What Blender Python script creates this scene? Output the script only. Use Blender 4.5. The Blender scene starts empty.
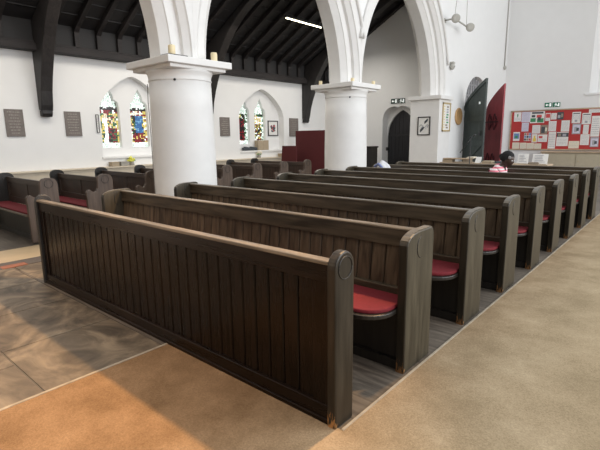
import bpy, bmesh, math, random
from mathutils import Vector, Matrix
random.seed(7)
C = bpy.context.scene.collection
PI = math.pi
scn = bpy.context.scene

# ------------------------------------------------------------------ camera
F, CX, CY, CZ, YAW, PIT, ROL = 449.33, 1.24673, -1.69482, 1.50557, 0.7159, -0.19287, -0.013015
def cam_axes():
    f = Vector((-math.sin(YAW)*math.cos(PIT), math.cos(YAW)*math.cos(PIT), math.sin(PIT)))
    rt = Vector((math.cos(YAW), math.sin(YAW), 0)); up = rt.cross(f)
    r2 = rt*math.cos(ROL) + up*math.sin(ROL); u2 = -rt*math.sin(ROL) + up*math.cos(ROL)
    return f, r2, u2
f_, r_, u_ = cam_axes()
cd = bpy.data.cameras.new('camera'); cam = bpy.data.objects.new('camera', cd); C.objects.link(cam)
cd.sensor_width = 36; cd.lens = F/600*36; cd.clip_end = 200
m = Matrix((r_, u_, -f_)).transposed().to_4x4(); m.translation = Vector((CX, CY, CZ)); cam.matrix_world = m
scn.camera = cam

# ------------------------------------------------------------------ materials
def nt(name):
    mt = bpy.data.materials.new(name); mt.use_nodes = True
    n = mt.node_tree; b = n.nodes['Principled BSDF']
    return mt, n, b
def plain(name, col, rough=.6, metal=0, noise=.06, scale=12, spec=.5, bump=0):
    mt, n, b = nt(name)
    b.inputs['Roughness'].default_value = rough; b.inputs['Metallic'].default_value = metal
    b.inputs['Specular IOR Level'].default_value = spec
    tc = n.nodes.new('ShaderNodeTexCoord'); no = n.nodes.new('ShaderNodeTexNoise')
    no.inputs['Scale'].default_value = scale; no.inputs['Detail'].default_value = 5
    n.links.new(tc.outputs['Object'], no.inputs['Vector'])
    mx = n.nodes.new('ShaderNodeMix'); mx.data_type = 'RGBA'
    lo = [max(0, c*(1-noise*2)) for c in col]; hi = [min(1, c*(1+noise*2)) for c in col]
    mx.inputs[6].default_value = (*lo, 1); mx.inputs[7].default_value = (*hi, 1)
    n.links.new(no.outputs['Fac'], mx.inputs[0]); n.links.new(mx.outputs[2], b.inputs['Base Color'])
    if bump:
        bp = n.nodes.new('ShaderNodeBump'); bp.inputs['Strength'].default_value = bump; bp.inputs['Distance'].default_value = .01
        n.links.new(no.outputs['Fac'], bp.inputs['Height']); n.links.new(bp.outputs[0], b.inputs['Normal'])
    return mt
def emis(name, col, s, base=None):
    mt, n, b = nt(name)
    b.inputs['Base Color'].default_value = (*(base or col), 1)
    b.inputs['Emission Color'].default_value = (*col, 1); b.inputs['Emission Strength'].default_value = s
    b.inputs['Roughness'].default_value = .3
    return mt
def ramp(n, stops):
    r = n.nodes.new('ShaderNodeValToRGB'); e = r.color_ramp.elements
    e[0].position, e[0].color = stops[0][0], (*stops[0][1], 1)
    e[1].position, e[1].color = stops[-1][0], (*stops[-1][1], 1)
    for p, c in stops[1:-1]:
        x = e.new(p); x.color = (*c, 1)
    return r
def wood(name, dark, light, rough=.38, axis='Z', wear=None, shaded_front=False, spec=.5):
    mt, n, b = nt(name)
    tc = n.nodes.new('ShaderNodeTexCoord'); mp = n.nodes.new('ShaderNodeMapping')
    sc = {'Z': (18, 18, 1.6), 'X': (1.6, 18, 18), 'Y': (18, 1.6, 18)}[axis]
    mp.inputs['Scale'].default_value = sc
    n.links.new(tc.outputs['Object'], mp.inputs['Vector'])
    no = n.nodes.new('ShaderNodeTexNoise'); no.inputs['Scale'].default_value = 1.6; no.inputs['Detail'].default_value = 8; no.inputs['Distortion'].default_value = .5
    n.links.new(mp.outputs[0], no.inputs['Vector'])
    r = ramp(n, [(.3, dark), (.72, light)]); n.links.new(no.outputs['Fac'], r.inputs[0])
    col = r.outputs[0]
    big = n.nodes.new('ShaderNodeTexNoise'); big.inputs['Scale'].default_value = 1.1; big.inputs['Detail'].default_value = 3
    n.links.new(tc.outputs['Object'], big.inputs['Vector'])
    mr = n.nodes.new('ShaderNodeMapRange'); mr.inputs[1].default_value = .3; mr.inputs[2].default_value = .7
    mr.inputs[3].default_value = .7; mr.inputs[4].default_value = 1.35
    n.links.new(big.outputs['Fac'], mr.inputs[0])
    mul = n.nodes.new('ShaderNodeMix'); mul.data_type = 'RGBA'; mul.blend_type = 'MULTIPLY'; mul.inputs[0].default_value = 1
    cmb = n.nodes.new('ShaderNodeCombineColor')
    for k in range(3): n.links.new(mr.outputs[0], cmb.inputs[k])
    n.links.new(col, mul.inputs[6]); n.links.new(cmb.outputs[0], mul.inputs[7]); col = mul.outputs[2]
    if wear:   # scuffed orange bare timber near the floor
        sx = n.nodes.new('ShaderNodeSeparateXYZ'); n.links.new(tc.outputs['Object'], sx.inputs[0])
        wn = n.nodes.new('ShaderNodeTexNoise'); wn.inputs['Scale'].default_value = 1; wn.inputs['Detail'].default_value = 5; wmp = n.nodes.new('ShaderNodeMapping'); wmp.inputs['Scale'].default_value = (110, 110, 28)
        n.links.new(tc.outputs['Object'], wmp.inputs['Vector']); n.links.new(wmp.outputs[0], wn.inputs['Vector'])
        mz = n.nodes.new('ShaderNodeMapRange'); mz.inputs[1].default_value = 0; mz.inputs[2].default_value = .17; mz.inputs[3].default_value = .50; mz.inputs[4].default_value = 0
        n.links.new(sx.outputs['Z'], mz.inputs[0])
        my = n.nodes.new('ShaderNodeMapRange'); my.inputs[1].default_value = .0; my.inputs[2].default_value = .02; my.inputs[3].default_value = 1; my.inputs[4].default_value = .3
        n.links.new(sx.outputs['Y'], my.inputs[0])
        p0 = n.nodes.new('ShaderNodeMath'); p0.operation = 'MULTIPLY'; n.links.new(mz.outputs[0], p0.inputs[0]); n.links.new(my.outputs[0], p0.inputs[1])
        p1 = n.nodes.new('ShaderNodeMath'); p1.operation = 'ADD'; n.links.new(p0.outputs[0], p1.inputs[0]); n.links.new(wn.outputs['Fac'], p1.inputs[1])
        rr = ramp(n, [(.84, (0, 0, 0)), (.98, (1, 1, 1))]); n.links.new(p1.outputs[0], rr.inputs[0])
        mw = n.nodes.new('ShaderNodeMix'); mw.data_type = 'RGBA'; n.links.new(rr.outputs[0], mw.inputs[0])
        n.links.new(col, mw.inputs[6]); mw.inputs[7].default_value = (*wear, 1); col = mw.outputs[2]
    if shaded_front:   # shade painted into the colour of the front edge
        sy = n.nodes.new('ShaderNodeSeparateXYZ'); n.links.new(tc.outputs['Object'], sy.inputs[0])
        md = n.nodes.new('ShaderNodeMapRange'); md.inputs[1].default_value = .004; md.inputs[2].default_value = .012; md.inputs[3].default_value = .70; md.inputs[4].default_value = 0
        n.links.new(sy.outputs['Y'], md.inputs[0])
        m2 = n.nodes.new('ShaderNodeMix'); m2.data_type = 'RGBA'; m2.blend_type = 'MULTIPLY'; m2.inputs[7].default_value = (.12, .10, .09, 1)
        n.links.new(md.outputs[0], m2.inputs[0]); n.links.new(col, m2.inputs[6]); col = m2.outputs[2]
    n.links.new(col, b.inputs['Base Color'])
    rm = n.nodes.new('ShaderNodeMapRange'); rm.inputs[3].default_value = rough-.08; rm.inputs[4].default_value = rough+.15
    n.links.new(no.outputs['Fac'], rm.inputs[0]); n.links.new(rm.outputs[0], b.inputs['Roughness'])
    b.inputs['Specular IOR Level'].default_value = spec
    bp = n.nodes.new('ShaderNodeBump'); bp.inputs['Strength'].default_value = .12; bp.inputs['Distance'].default_value = .004
    n.links.new(no.outputs['Fac'], bp.inputs['Height']); n.links.new(bp.outputs[0], b.inputs['Normal'])
    return mt

M = {}
M['panel'] = wood('front_panel_wood', (.005, .0026, .0015), (.012, .006, .0035), .24, 'Z', wear=(.16, .07, .025), spec=.2)
M['panel_x'] = wood('front_rail_wood', (.006, .003, .0018), (.014, .007, .004), .26, 'X', spec=.22)
M['end'] = wood('pew_end_wood', (.022, .018, .011), (.068, .056, .035), .40, 'Z', wear=(.55, .26, .09), shaded_front=True, spec=.4)
M['post'] = wood('front_post_wood', (.010, .0075, .005), (.034, .026, .017), .36, 'Z', wear=(.38, .18, .06), spec=.35)
M['back'] = wood('pew_back_wood', (.030, .021, .013), (.112, .083, .052), .42, 'Z', spec=.35)
M['rail'] = wood('pew_rail_wood', (.024, .018, .011), (.084, .064, .041), .34, 'X', spec=.4)
M['worn'] = wood('pew_worn_wood', (.075, .058, .040), (.22, .175, .125), .35, 'X')
M['worn_dim'] = wood('pew_polished_edge_wood', (.06, .05, .036), (.17, .14, .10), .28, 'X')
M['black'] = wood('pew_dark_wood', (.006, .005, .004), (.020, .016, .012), .4, 'Z')
M['lpew'] = wood('side_pew_wood', (.035, .021, .014), (.085, .055, .038), .45, 'Z')
M['lpew_x'] = wood('side_pew_rail_wood', (.032, .020, .014), (.08, .052, .036), .42, 'X')
M['lend'] = wood('side_pew_end_wood', (.050, .032, .022), (.11, .075, .054), .45, 'Z')
M['cushion'] = plain('red_cushion', (.145, .005, .011), .85, noise=.12, scale=30, bump=.15)
M['roof'] = wood('roof_board_wood', (.006, .0055, .006), (.015, .014, .015), .65, 'Y')
M['beam'] = wood('roof_beam_wood', (.012, .010, .010), (.028, .024, .024), .6, 'Y', spec=.3)
M['truss'] = wood('truss_wood', (.010, .009, .009), (.028, .024, .023), .5, 'Z')
M['white'] = plain('painted_plaster', (.83, .83, .82), .8, noise=.015, scale=3, bump=.05)
M['stone'] = plain('painted_stone', (.80, .79, .77), .65, noise=.03, scale=5, bump=.08)
M['plaque'] = plain('slate_plaque', (.17, .145, .13), .6, noise=.2, scale=18)
M['plaque_letters'] = plain('plaque_letters', (.34, .31, .28), .6)
M['candle'] = plain('candle_wax', (.85, .72, .45), .5)
M['dark'] = plain('dark_metal', (.02, .02, .022), .4)
M['blackframe'] = plain('black_frame', (.02, .017, .016), .35)
M['paper'] = plain('white_paper', (.80, .79, .76), .8)
M['cream'] = plain('cream_paper', (.78, .72, .58), .8)
M['lilac'] = plain('lilac_paper', (.66, .64, .76), .8)
M['inkgrey'] = plain('grey_ink', (.40, .40, .43), .8)
M['inkdark'] = plain('dark_ink', (.07, .08, .09), .8, noise=.3, scale=30)
M['inkgreen'] = plain('green_ink', (.06, .28, .12), .8)
M['inkred'] = plain('red_ink', (.6, .08, .08), .8)
M['inkblue'] = plain('blue_ink', (.16, .26, .5), .8)
M['inkyellow'] = plain('yellow_ink', (.8, .6, .12), .8)
M['inkbrown'] = plain('brown_ink', (.3, .25, .19), .8, noise=.3, scale=30)
M['redfelt'] = plain('red_felt', (.46, .045, .042), .9, noise=.08, scale=40)
M['oak'] = wood('light_oak', (.36, .26, .17), (.55, .43, .30), .5, 'X')
M['oakbeige'] = plain('beige_painted_board', (.50, .44, .32), .6, noise=.05)
M['gold'] = plain('gilt_frame', (.50, .38, .20), .5, noise=.1)
M['disc'] = wood('turned_disc_wood', (.34, .19, .08), (.50, .32, .15), .5, 'Z')
M['greendoor'] = wood('green_door_paint', (.025, .035, .032), (.055, .07, .063), .5, 'Z')
M['reddoor'] = wood('red_door_paint', (.27, .035, .045), (.37, .06, .07), .5, 'Z')
M['doordark'] = wood('dark_door_wood', (.008, .008, .010), (.022, .022, .027), .5, 'Z')
M['hinge'] = plain('worn_iron', (.09, .02, .025), .6)
M['burg'] = plain('burgundy_fabric', (.085, .010, .012), .85, noise=.08, scale=20)
M['signgreen'] = plain('exit_green', (.015, .16, .09), .5)
M['signdark'] = plain('exit_dark', (.02, .05, .04), .5)
M['signwhite'] = emis('sign_white', (.9, .95, .92), .3)
M['lampgrey'] = plain('lamp_grey', (.45, .44, .40), .5)
M['tracery'] = plain('grey_stone_tracery', (.32, .32, .33), .8, noise=.15)
M['glasspale'] = plain('pale_leaded_glass', (.72, .72, .70), .3)
M['yellow'] = plain('yellow_petals', (.85, .78, .12), .7, noise=.2, scale=40)
M['leaf'] = plain('green_leaves', (.12, .3, .06), .7)
M['box'] = plain('cardboard', (.42, .34, .24), .8)
M['greybox'] = plain('grey_card', (.36, .34, .30), .8)
M['blue'] = plain('blue_cloth', (.06, .13, .48), .8)
M['ledge'] = plain('beige_dado', (.62, .54, .42), .6)
M['skin'] = plain('dark_skin', (.060, .034, .024), .5)
M['hair'] = plain('black_hair', (.010, .009, .010), .9, noise=.3, scale=60, bump=.6)
M['grey_hair'] = plain('grey_temple', (.35, .34, .34), .8)
M['strip_glow'] = emis('light_tube', (1, .90, .66), 7)
M['eyewhite'] = plain('eye_white', (.6, .6, .6), .4)
M['denim'] = plain('dark_skirt', (.03, .035, .06), .8)
M['fabric_white'] = plain('white_bag_cloth', (.70, .71, .74), .8)
M['fabric_blue'] = plain('blue_bag_cloth', (.18, .22, .42), .8)

def stripes():
    mt, n, b = nt('pink_striped_cloth')
    tc = n.nodes.new('ShaderNodeTexCoord'); w = n.nodes.new('ShaderNodeTexWave')
    w.bands_direction = 'Z'; w.inputs['Scale'].default_value = 5.5; w.inputs['Distortion'].default_value = 1.2
    n.links.new(tc.outputs['Object'], w.inputs['Vector'])
    r = ramp(n, [(.35, (.78, .20, .27)), (.6, (.85, .74, .74))]); n.links.new(w.outputs['Fac'], r.inputs[0])
    n.links.new(r.outputs[0], b.inputs['Base Color']); b.inputs['Roughness'].default_value = .8
    return mt
M['pink'] = stripes()
def carpet():
    mt, n, b = nt('beige_carpet')
    tc = n.nodes.new('ShaderNodeTexCoord')
    a = n.nodes.new('ShaderNodeTexNoise'); a.inputs['Scale'].default_value = 2.6; a.inputs['Detail'].default_value = 5; a.inputs['Roughness'].default_value = .6
    c = n.nodes.new('ShaderNodeTexNoise'); c.inputs['Scale'].default_value = 110; c.inputs['Detail'].default_value = 4; c.inputs['Roughness'].default_value = .8
    for q in (a, c): n.links.new(tc.outputs['Object'], q.inputs['Vector'])
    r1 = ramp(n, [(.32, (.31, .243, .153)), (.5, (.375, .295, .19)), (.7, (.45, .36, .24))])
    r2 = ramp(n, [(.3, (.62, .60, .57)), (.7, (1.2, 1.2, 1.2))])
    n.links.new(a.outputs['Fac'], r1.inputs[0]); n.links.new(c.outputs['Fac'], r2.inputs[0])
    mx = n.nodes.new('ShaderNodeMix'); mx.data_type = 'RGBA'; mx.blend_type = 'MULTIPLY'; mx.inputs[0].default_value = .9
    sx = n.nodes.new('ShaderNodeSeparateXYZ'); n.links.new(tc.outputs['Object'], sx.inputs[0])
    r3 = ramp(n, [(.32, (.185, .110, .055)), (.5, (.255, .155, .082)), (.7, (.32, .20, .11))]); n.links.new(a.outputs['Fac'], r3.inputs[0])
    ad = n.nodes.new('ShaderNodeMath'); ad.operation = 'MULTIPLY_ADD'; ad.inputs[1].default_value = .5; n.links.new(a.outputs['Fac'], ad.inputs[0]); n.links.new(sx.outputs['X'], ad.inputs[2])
    mr = n.nodes.new('ShaderNodeMapRange'); mr.interpolation_type = 'SMOOTHSTEP'; mr.inputs[1].default_value = -.55; mr.inputs[2].default_value = 1.0; n.links.new(ad.outputs[0], mr.inputs[0])  # warm light painted into the carpet: orange-brown at left, fading to beige
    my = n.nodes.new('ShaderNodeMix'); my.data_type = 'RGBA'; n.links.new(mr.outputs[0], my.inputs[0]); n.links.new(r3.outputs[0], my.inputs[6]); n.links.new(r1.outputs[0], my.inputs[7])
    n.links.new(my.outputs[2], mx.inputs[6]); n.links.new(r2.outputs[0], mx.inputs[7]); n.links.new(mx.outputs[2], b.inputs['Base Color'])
    b.inputs['Roughness'].default_value = .95; b.inputs['Specular IOR Level'].default_value = .1
    bp = n.nodes.new('ShaderNodeBump'); bp.inputs['Strength'].default_value = .5; bp.inputs['Distance'].default_value = .006
    n.links.new(c.outputs['Fac'], bp.inputs['Height']); n.links.new(bp.outputs[0], b.inputs['Normal'])
    return mt
M['carpet'] = carpet()
def slab():
    mt, n, b = nt('worn_flagstone')
    tc = n.nodes.new('ShaderNodeTexCoord')
    a = n.nodes.new('ShaderNodeTexNoise'); a.inputs['Scale'].default_value = 2.2; a.inputs['Detail'].default_value = 7; a.inputs['Distortion'].default_value = 1.6; a.inputs['Roughness'].default_value = .6
    n.links.new(tc.outputs['Object'], a.inputs['Vector'])
    r1 = ramp(n, [(.34, (.055, .042, .030)), (.5, (.125, .098, .068)), (.68, (.26, .205, .14))])
    n.links.new(a.outputs['Fac'], r1.inputs[0]); n.links.new(r1.outputs[0], b.inputs['Base Color'])
    rr = n.nodes.new('ShaderNodeMapRange'); rr.inputs[3].default_value = .62; rr.inputs[4].default_value = .4
    n.links.new(a.outputs['Fac'], rr.inputs[0]); n.links.new(rr.outputs[0], b.inputs['Roughness'])
    bp = n.nodes.new('ShaderNodeBump'); bp.inputs['Strength'].default_value = .2; bp.inputs['Distance'].default_value = .01
    n.links.new(a.outputs['Fac'], bp.inputs['Height']); n.links.new(bp.outputs[0], b.inputs['Normal'])
    return mt
M['slab'] = slab()
M['joint'] = plain('stone_joint', (.13, .11, .09), .9)
M['joint_pale'] = plain('pale_mortar', (.33, .28, .21), .9, noise=.3)
M['floorwood'] = wood('floor_board_wood', (.062, .050, .039), (.155, .128, .10), .55, 'X')
M['beigestone'] = plain('polished_beige_stone', (.52, .41, .26), .35, noise=.12, scale=3)
M['redtile'] = plain('red_tile', (.30, .11, .06), .5, noise=.15)
M['greytile'] = plain('dark_tile', (.10, .085, .075), .5, noise=.2)

# ------------------------------------------------------------------ mesh helpers
class MB:
    def __init__(s): s.bm = bmesh.new(); s.mats = []
    def mi(s, mat):
        if mat is None: return 0
        if mat not in s.mats: s.mats.append(mat)
        return s.mats.index(mat)
    def box(s, x0, x1, y0, y1, z0, z1, bev=0, mat=None, seg=2):
        b = bmesh.new()
        bmesh.ops.create_cube(b, size=1)
        for v in b.verts:
            v.co = Vector(((x0+x1)/2+v.co.x*(x1-x0), (y0+y1)/2+v.co.y*(y1-y0), (z0+z1)/2+v.co.z*(z1-z0)))
        if bev:
            bmesh.ops.bevel(b, geom=b.edges[:], offset=bev, segments=seg, affect='EDGES', profile=.5)
        s.merge(b, mat); return s
    def merge(s, b, mat=None, M4=None):
        i = s.mi(mat); vm = {}
        for v in b.verts: vm[v] = s.bm.verts.new(M4 @ v.co if M4 else v.co)
        for f in b.faces:
            try:
                nf = s.bm.faces.new([vm[v] for v in f.verts]); nf.material_index = i; nf.smooth = f.smooth
            except ValueError: pass
        b.free()
    def quad(s, pts, mat=None, smooth=False):
        f = s.bm.faces.new([s.bm.verts.new(p) for p in pts]); f.material_index = s.mi(mat); f.smooth = smooth; return s
    def prism(s, poly, axis, a, b, mat=None, bev=0):
        """poly in the plane perpendicular to axis; X:(y,z) Y:(x,z) Z:(x,y)"""
        t = bmesh.new()
        def P(p, c): return {'X': (c, p[0], p[1]), 'Y': (p[0], c, p[1]), 'Z': (p[0], p[1], c)}[axis]
        A = [t.verts.new(P(p, a)) for p in poly]; B = [t.verts.new(P(p, b)) for p in poly]
        n = len(poly)
        fa = t.faces.new(A); fb = t.faces.new(B[::-1])
        for i in range(n): t.faces.new((A[i], B[i], B[(i+1) % n], A[(i+1) % n]))
        bmesh.ops.recalc_face_normals(t, faces=t.faces[:])
        if bev:
            es = [e for e in t.edges if (fa in e.link_faces or fb in e.link_faces)]
            bmesh.ops.bevel(t, geom=es, offset=bev, segments=2, affect='EDGES', profile=.5)
        bmesh.ops.triangulate(t, faces=[f for f in t.faces if len(f.verts) > 4])
        s.merge(t, mat); return s
    def lathe(s, prof, cx=0, cy=0, cz=0, n=24, mat=None, smooth=True, axis='Z', cap=True):
        t = bmesh.new(); rings = []
        for r, z in prof:
            ring = []
            for k in range(n):
                a = 2*PI*k/n; p = (r*math.cos(a), r*math.sin(a), z)
                if axis == 'X': p = (p[2], p[0], p[1])
                if axis == 'Y': p = (p[0], p[2], p[1])
                ring.append(t.verts.new((p[0]+cx, p[1]+cy, p[2]+cz)))
            rings.append(ring)
        for A, B in zip(rings, rings[1:]):
            for k in range(n):
                f = t.faces.new((A[k], A[(k+1) % n], B[(k+1) % n], B[k])); f.smooth = smooth
        if cap:
            t.faces.new(rings[0][::-1]); t.faces.new(rings[-1])
        bmesh.ops.recalc_face_normals(t, faces=t.faces[:])
        s.merge(t, mat); return s
    def tube(s, pts, r, n=8, mat=None, taper=None):
        pts = [Vector(p) for p in pts]; t = bmesh.new(); rings = []; up = Vector((0, 0, 1))
        for i, p in enumerate(pts):
            d = (pts[min(i+1, len(pts)-1)] - pts[max(i-1, 0)]).normalized()
            u = d.cross(up); u = u.normalized() if u.length > 1e-3 else Vector((1, 0, 0)); w = u.cross(d).normalized()
            rr = r if taper is None else r + (taper-r)*i/(len(pts)-1)
            rings.append([t.verts.new(p + u*rr*math.cos(2*PI*k/n) + w*rr*math.sin(2*PI*k/n)) for k in range(n)])
        for A, B in zip(rings, rings[1:]):
            for k in range(n):
                f = t.faces.new((A[k], A[(k+1) % n], B[(k+1) % n], B[k])); f.smooth = True
        t.faces.new(rings[0][::-1]); t.faces.new(rings[-1])
        bmesh.ops.recalc_face_normals(t, faces=t.faces[:])
        s.merge(t, mat); return s
    def sphere(s, c, r, mat=None, sc=(1, 1, 1), n=16):
        t = bmesh.new(); bmesh.ops.create_uvsphere(t, u_segments=n, v_segments=max(6, n//2), radius=r)
        for v in t.verts: v.co = Vector((v.co.x*sc[0]+c[0], v.co.y*sc[1]+c[1], v.co.z*sc[2]+c[2]))
        for f in t.faces: f.smooth = True
        s.merge(t, mat); return s
    def build(s, name, mat=None, parent=None, **props):
        me = bpy.data.meshes.new(name); s.bm.to_mesh(me); s.bm.free()
        if s.mats and s.mats != [None]:
            for q in s.mats: me.materials.append(q or mat)
        elif mat: me.materials.append(mat)
        o = bpy.data.objects.new(name, me); C.objects.link(o)
        if parent: o.parent = parent
        for k, v in props.items(): o[k] = v
        return o
def thing(name, label, cat, loc=(0, 0, 0), group=None, rz=0):
    o = bpy.data.objects.new(name, None); C.objects.link(o); o.location = loc; o.rotation_euler = (0, 0, rz)
    o['label'] = label; o['category'] = cat
    if group: o['group'] = group
    return o
def dup(root, loc, label):
    r = root.copy(); C.objects.link(r); r.location = loc; r['label'] = label
    for ch in list(root.children):
        c = ch.copy(); C.objects.link(c); c.parent = r
        for g in ch.children:
            d = g.copy(); C.objects.link(d); d.parent = c
    return r

# ------------------------------------------------------------------ arch maths
def pointed(w, spring, apex):
    h = apex-spring; R = (w*w+h*h)/(2*w)
    def f(u):
        d = R*R-(abs(u)+R-w)**2
        return spring+math.sqrt(max(0, d))
    return f
def strip_wall(mb, plane, c, a, b, z0, z1, holes, mat=None, zlow=None):
    """flat wall made of strips; plane 'X' (runs along Y) or 'Y' (runs along X); holes: (ua,ub,zbottom,ztop(u))"""
    us = {a, b}
    for ha, hb, zb, zt in holes:
        n = 28
        for i in range(n+1): us.add(ha+(hb-ha)*i/n)
    us = sorted(u for u in us if a-1e-9 <= u <= b+1e-9)
    def P(u, z): return (c, u, z) if plane == 'X' else (u, c, z)
    for u0, u1 in zip(us, us[1:]):
        if u1-u0 < 1e-7: continue
        mid = (u0+u1)/2; seg = None
        for h in holes:
            if h[0] < mid < h[1]: seg = h
        if seg is None: mb.quad([P(u0, z0), P(u1, z0), P(u1, z1), P(u0, z1)], mat)
        else:
            if seg[2] > z0: mb.quad([P(u0, z0), P(u1, z0), P(u1, seg[2]), P(u0, seg[2])], mat)
            mb.quad([P(u0, seg[3](u0)), P(u1, seg[3](u1)), P(u1, z1), P(u0, z1)], mat)
def outline(h, n=28, closed_bottom=True):
    ha, hb, zb, zt = h
    pts = [(ha, zb)] + [(ha+(hb-ha)*i/n, zt(ha+(hb-ha)*i/n)) for i in range(n+1)] + [(hb, zb)]
    return pts
def reveal(mb, plane, c0, c1, h, mat=None, sill=True, splay=0):
    pts = outline(h); mid = (h[0]+h[1])/2
    def P(c, p, k):
        u = mid+(p[0]-mid)*k
        return (c, u, p[1]) if plane == 'X' else (u, c, p[1])
    k = 1-splay
    L = list(zip(pts, pts[1:]))
    if sill: L.append((pts[-1], pts[0]))
    for p, q in L:
        if p == q: continue
        mb.quad([P(c0, p, 1), P(c0, q, 1), P(c1, q, k), P(c1, p, k)], mat)

# ================================================================== SETTING
def struct(mb, name, mat, parent=None):
    o = mb.build(name, mat, parent)
    if parent is None: o['kind'] = 'structure'
    return o
# --- floor
mb = MB(); mb.box(-10.6, 9, -7, 19, -.14, -.02); struct(mb, 'floor', M['floorwood'])
mb = MB(); mb.box(-4.62, 0.03, -.02, 9.6, -.02, -.001)
struct(mb, 'floor_pew_boards', M['floorwood'])
# carpet (two runs meeting at the pew end): aisle and front
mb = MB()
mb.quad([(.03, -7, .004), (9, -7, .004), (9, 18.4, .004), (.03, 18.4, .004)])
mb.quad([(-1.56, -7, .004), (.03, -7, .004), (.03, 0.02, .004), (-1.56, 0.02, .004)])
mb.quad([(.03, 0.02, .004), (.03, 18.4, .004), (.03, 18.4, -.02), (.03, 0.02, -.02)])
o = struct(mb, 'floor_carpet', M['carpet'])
mb = MB(); mb.box(.022, .036, .02, 9.6, -.01, .008); mb.box(-1.575, -1.555, -7, .015, -.01, .008)
struct(mb, 'trim_1', M['joint_pale'])
# flagstones
mb = MB()
ys = [-7, -5.6, -4.5, -3.4, -2.45, -1.65, -.84, -.02]
for j, (y0, y1) in enumerate(zip(ys, ys[1:])):
    xs = [-4.85, -4.05, -3.18, -2.38, -1.58] if j % 2 == 0 else [-4.85, -3.98, -3.0, -2.1, -1.58]
    if j == len(ys)-2:
        xs = [-4.85, -4.02, -3.18, -2.38, -1.58]
    for x0, x1 in zip(xs, xs[1:]):
        mb.box(x0+.006, x1-.006, y0+.006, y1-.006, -.03, .0, bev=.003)
struct(mb, 'floor_flagstones', M['slab'])
mb = MB(); mb.box(-4.85, -1.58, -7, -.0, -.04, -.006); struct(mb, 'floor_joints', M['joint'])
mb = MB()
for k in range(30):
    y0 = -6+k*.95
    mb.box(-5.9, -5.17, y0+.004, y0+.946, -.03, .001, bev=.003)
struct(mb, 'floor_beige_strip', M['beigestone'])
mb = MB()
for k in range(70):
    y0 = -6+k*.28
    mb.box(-5.16, -5.0, y0+.002, y0+.278, -.03, .001, mat=M['greytile'])
    mb.box(-5.0, -4.86, y0+.002, y0+.278, -.03, .001, mat=M['redtile'] if k % 2 else M['greytile'])
struct(mb, 'floor_tile_border', M['redtile'])
mb = MB()
for k in range(24):
    x0 = -4.84
    mb.box(x0, -4.0, .0+k*.8+.004, .8+k*.8-.004, -.03, .0, bev=.002)
struct(mb, 'floor_side_flagstones', M['slab'])

# --- aisle outer wall, X = -10
WIN = [dict(c=4.66, w=.95, lights=(4.10, 4.92)), dict(c=9.36, w=1.06, lights=(8.70, 9.45))]
XW = -10.0; XB = -10.22; XG = -10.34
def rec(c, w):
    g = pointed(w, 2.22, 3.10)
    def f(u):
        t = abs(u-c)/w; return 2.22+.88*(.42*(g(u-c)-2.22)/.88+.58*(1-t**1.35)) if t < 1 else 2.22
    return (c-w, c+w, 1.08, f)
mb = MB(); H = [rec(w['c'], w['w']) for w in WIN]
strip_wall(mb, 'X', XW, -7, 12.9, 0, 4.2, H)
for h in H: reveal(mb, 'X', XW, XB, h, splay=.03)
def lancet_top(w=.26):
    # cusped trefoil head as a height function of |u|
    pts = [(0, 2.80), (.03, 2.74), (.075, 2.66), (.105, 2.57), (.10, 2.50), (.16, 2.46), (.215, 2.40), (.245, 2.33), (.26, 2.24)]
    def f(u):
        u = abs(u)
        pr = [(0, 2.82), (.04, 2.745), (.09, 2.67), (.125, 2.59), (.13, 2.52), (.17, 2.50), (.225, 2.46), (.255, 2.40), (.2601, 2.30)]
        for (a, za), (b, zb) in zip(pr, pr[1:]):
            if a <= u <= b: return za+(zb-za)*(u-a)/(b-a)
        return 2.30
    return f
LT = lancet_top()
def lan(c): return (c-.26, c+.26, 1.30, lambda u, c=c: LT(u-c))
for w in WIN:
    hs = [lan(c) for c in w['lights']]
    strip_wall(mb, 'X', XB, w['c']-w['w'], w['c']+w['w'], 1.05, 3.14, hs)
    for h in hs: reveal(mb, 'X', XB, XG, h)
struct(mb, 'wall_left', M['white'])
# moulded shoulders round the recesses
for i, w in enumerate(WIN):
    mb = MB(); h = rec(w['c'], w['w'])
    mb.box(XW-.2, XW+.035, w['c']-w['w']-.02, w['c']+w['w']+.02, 1.03, 1.085, bev=.01)
    struct(mb, 'windowsill_%d' % (i+1), M['white'])
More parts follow.
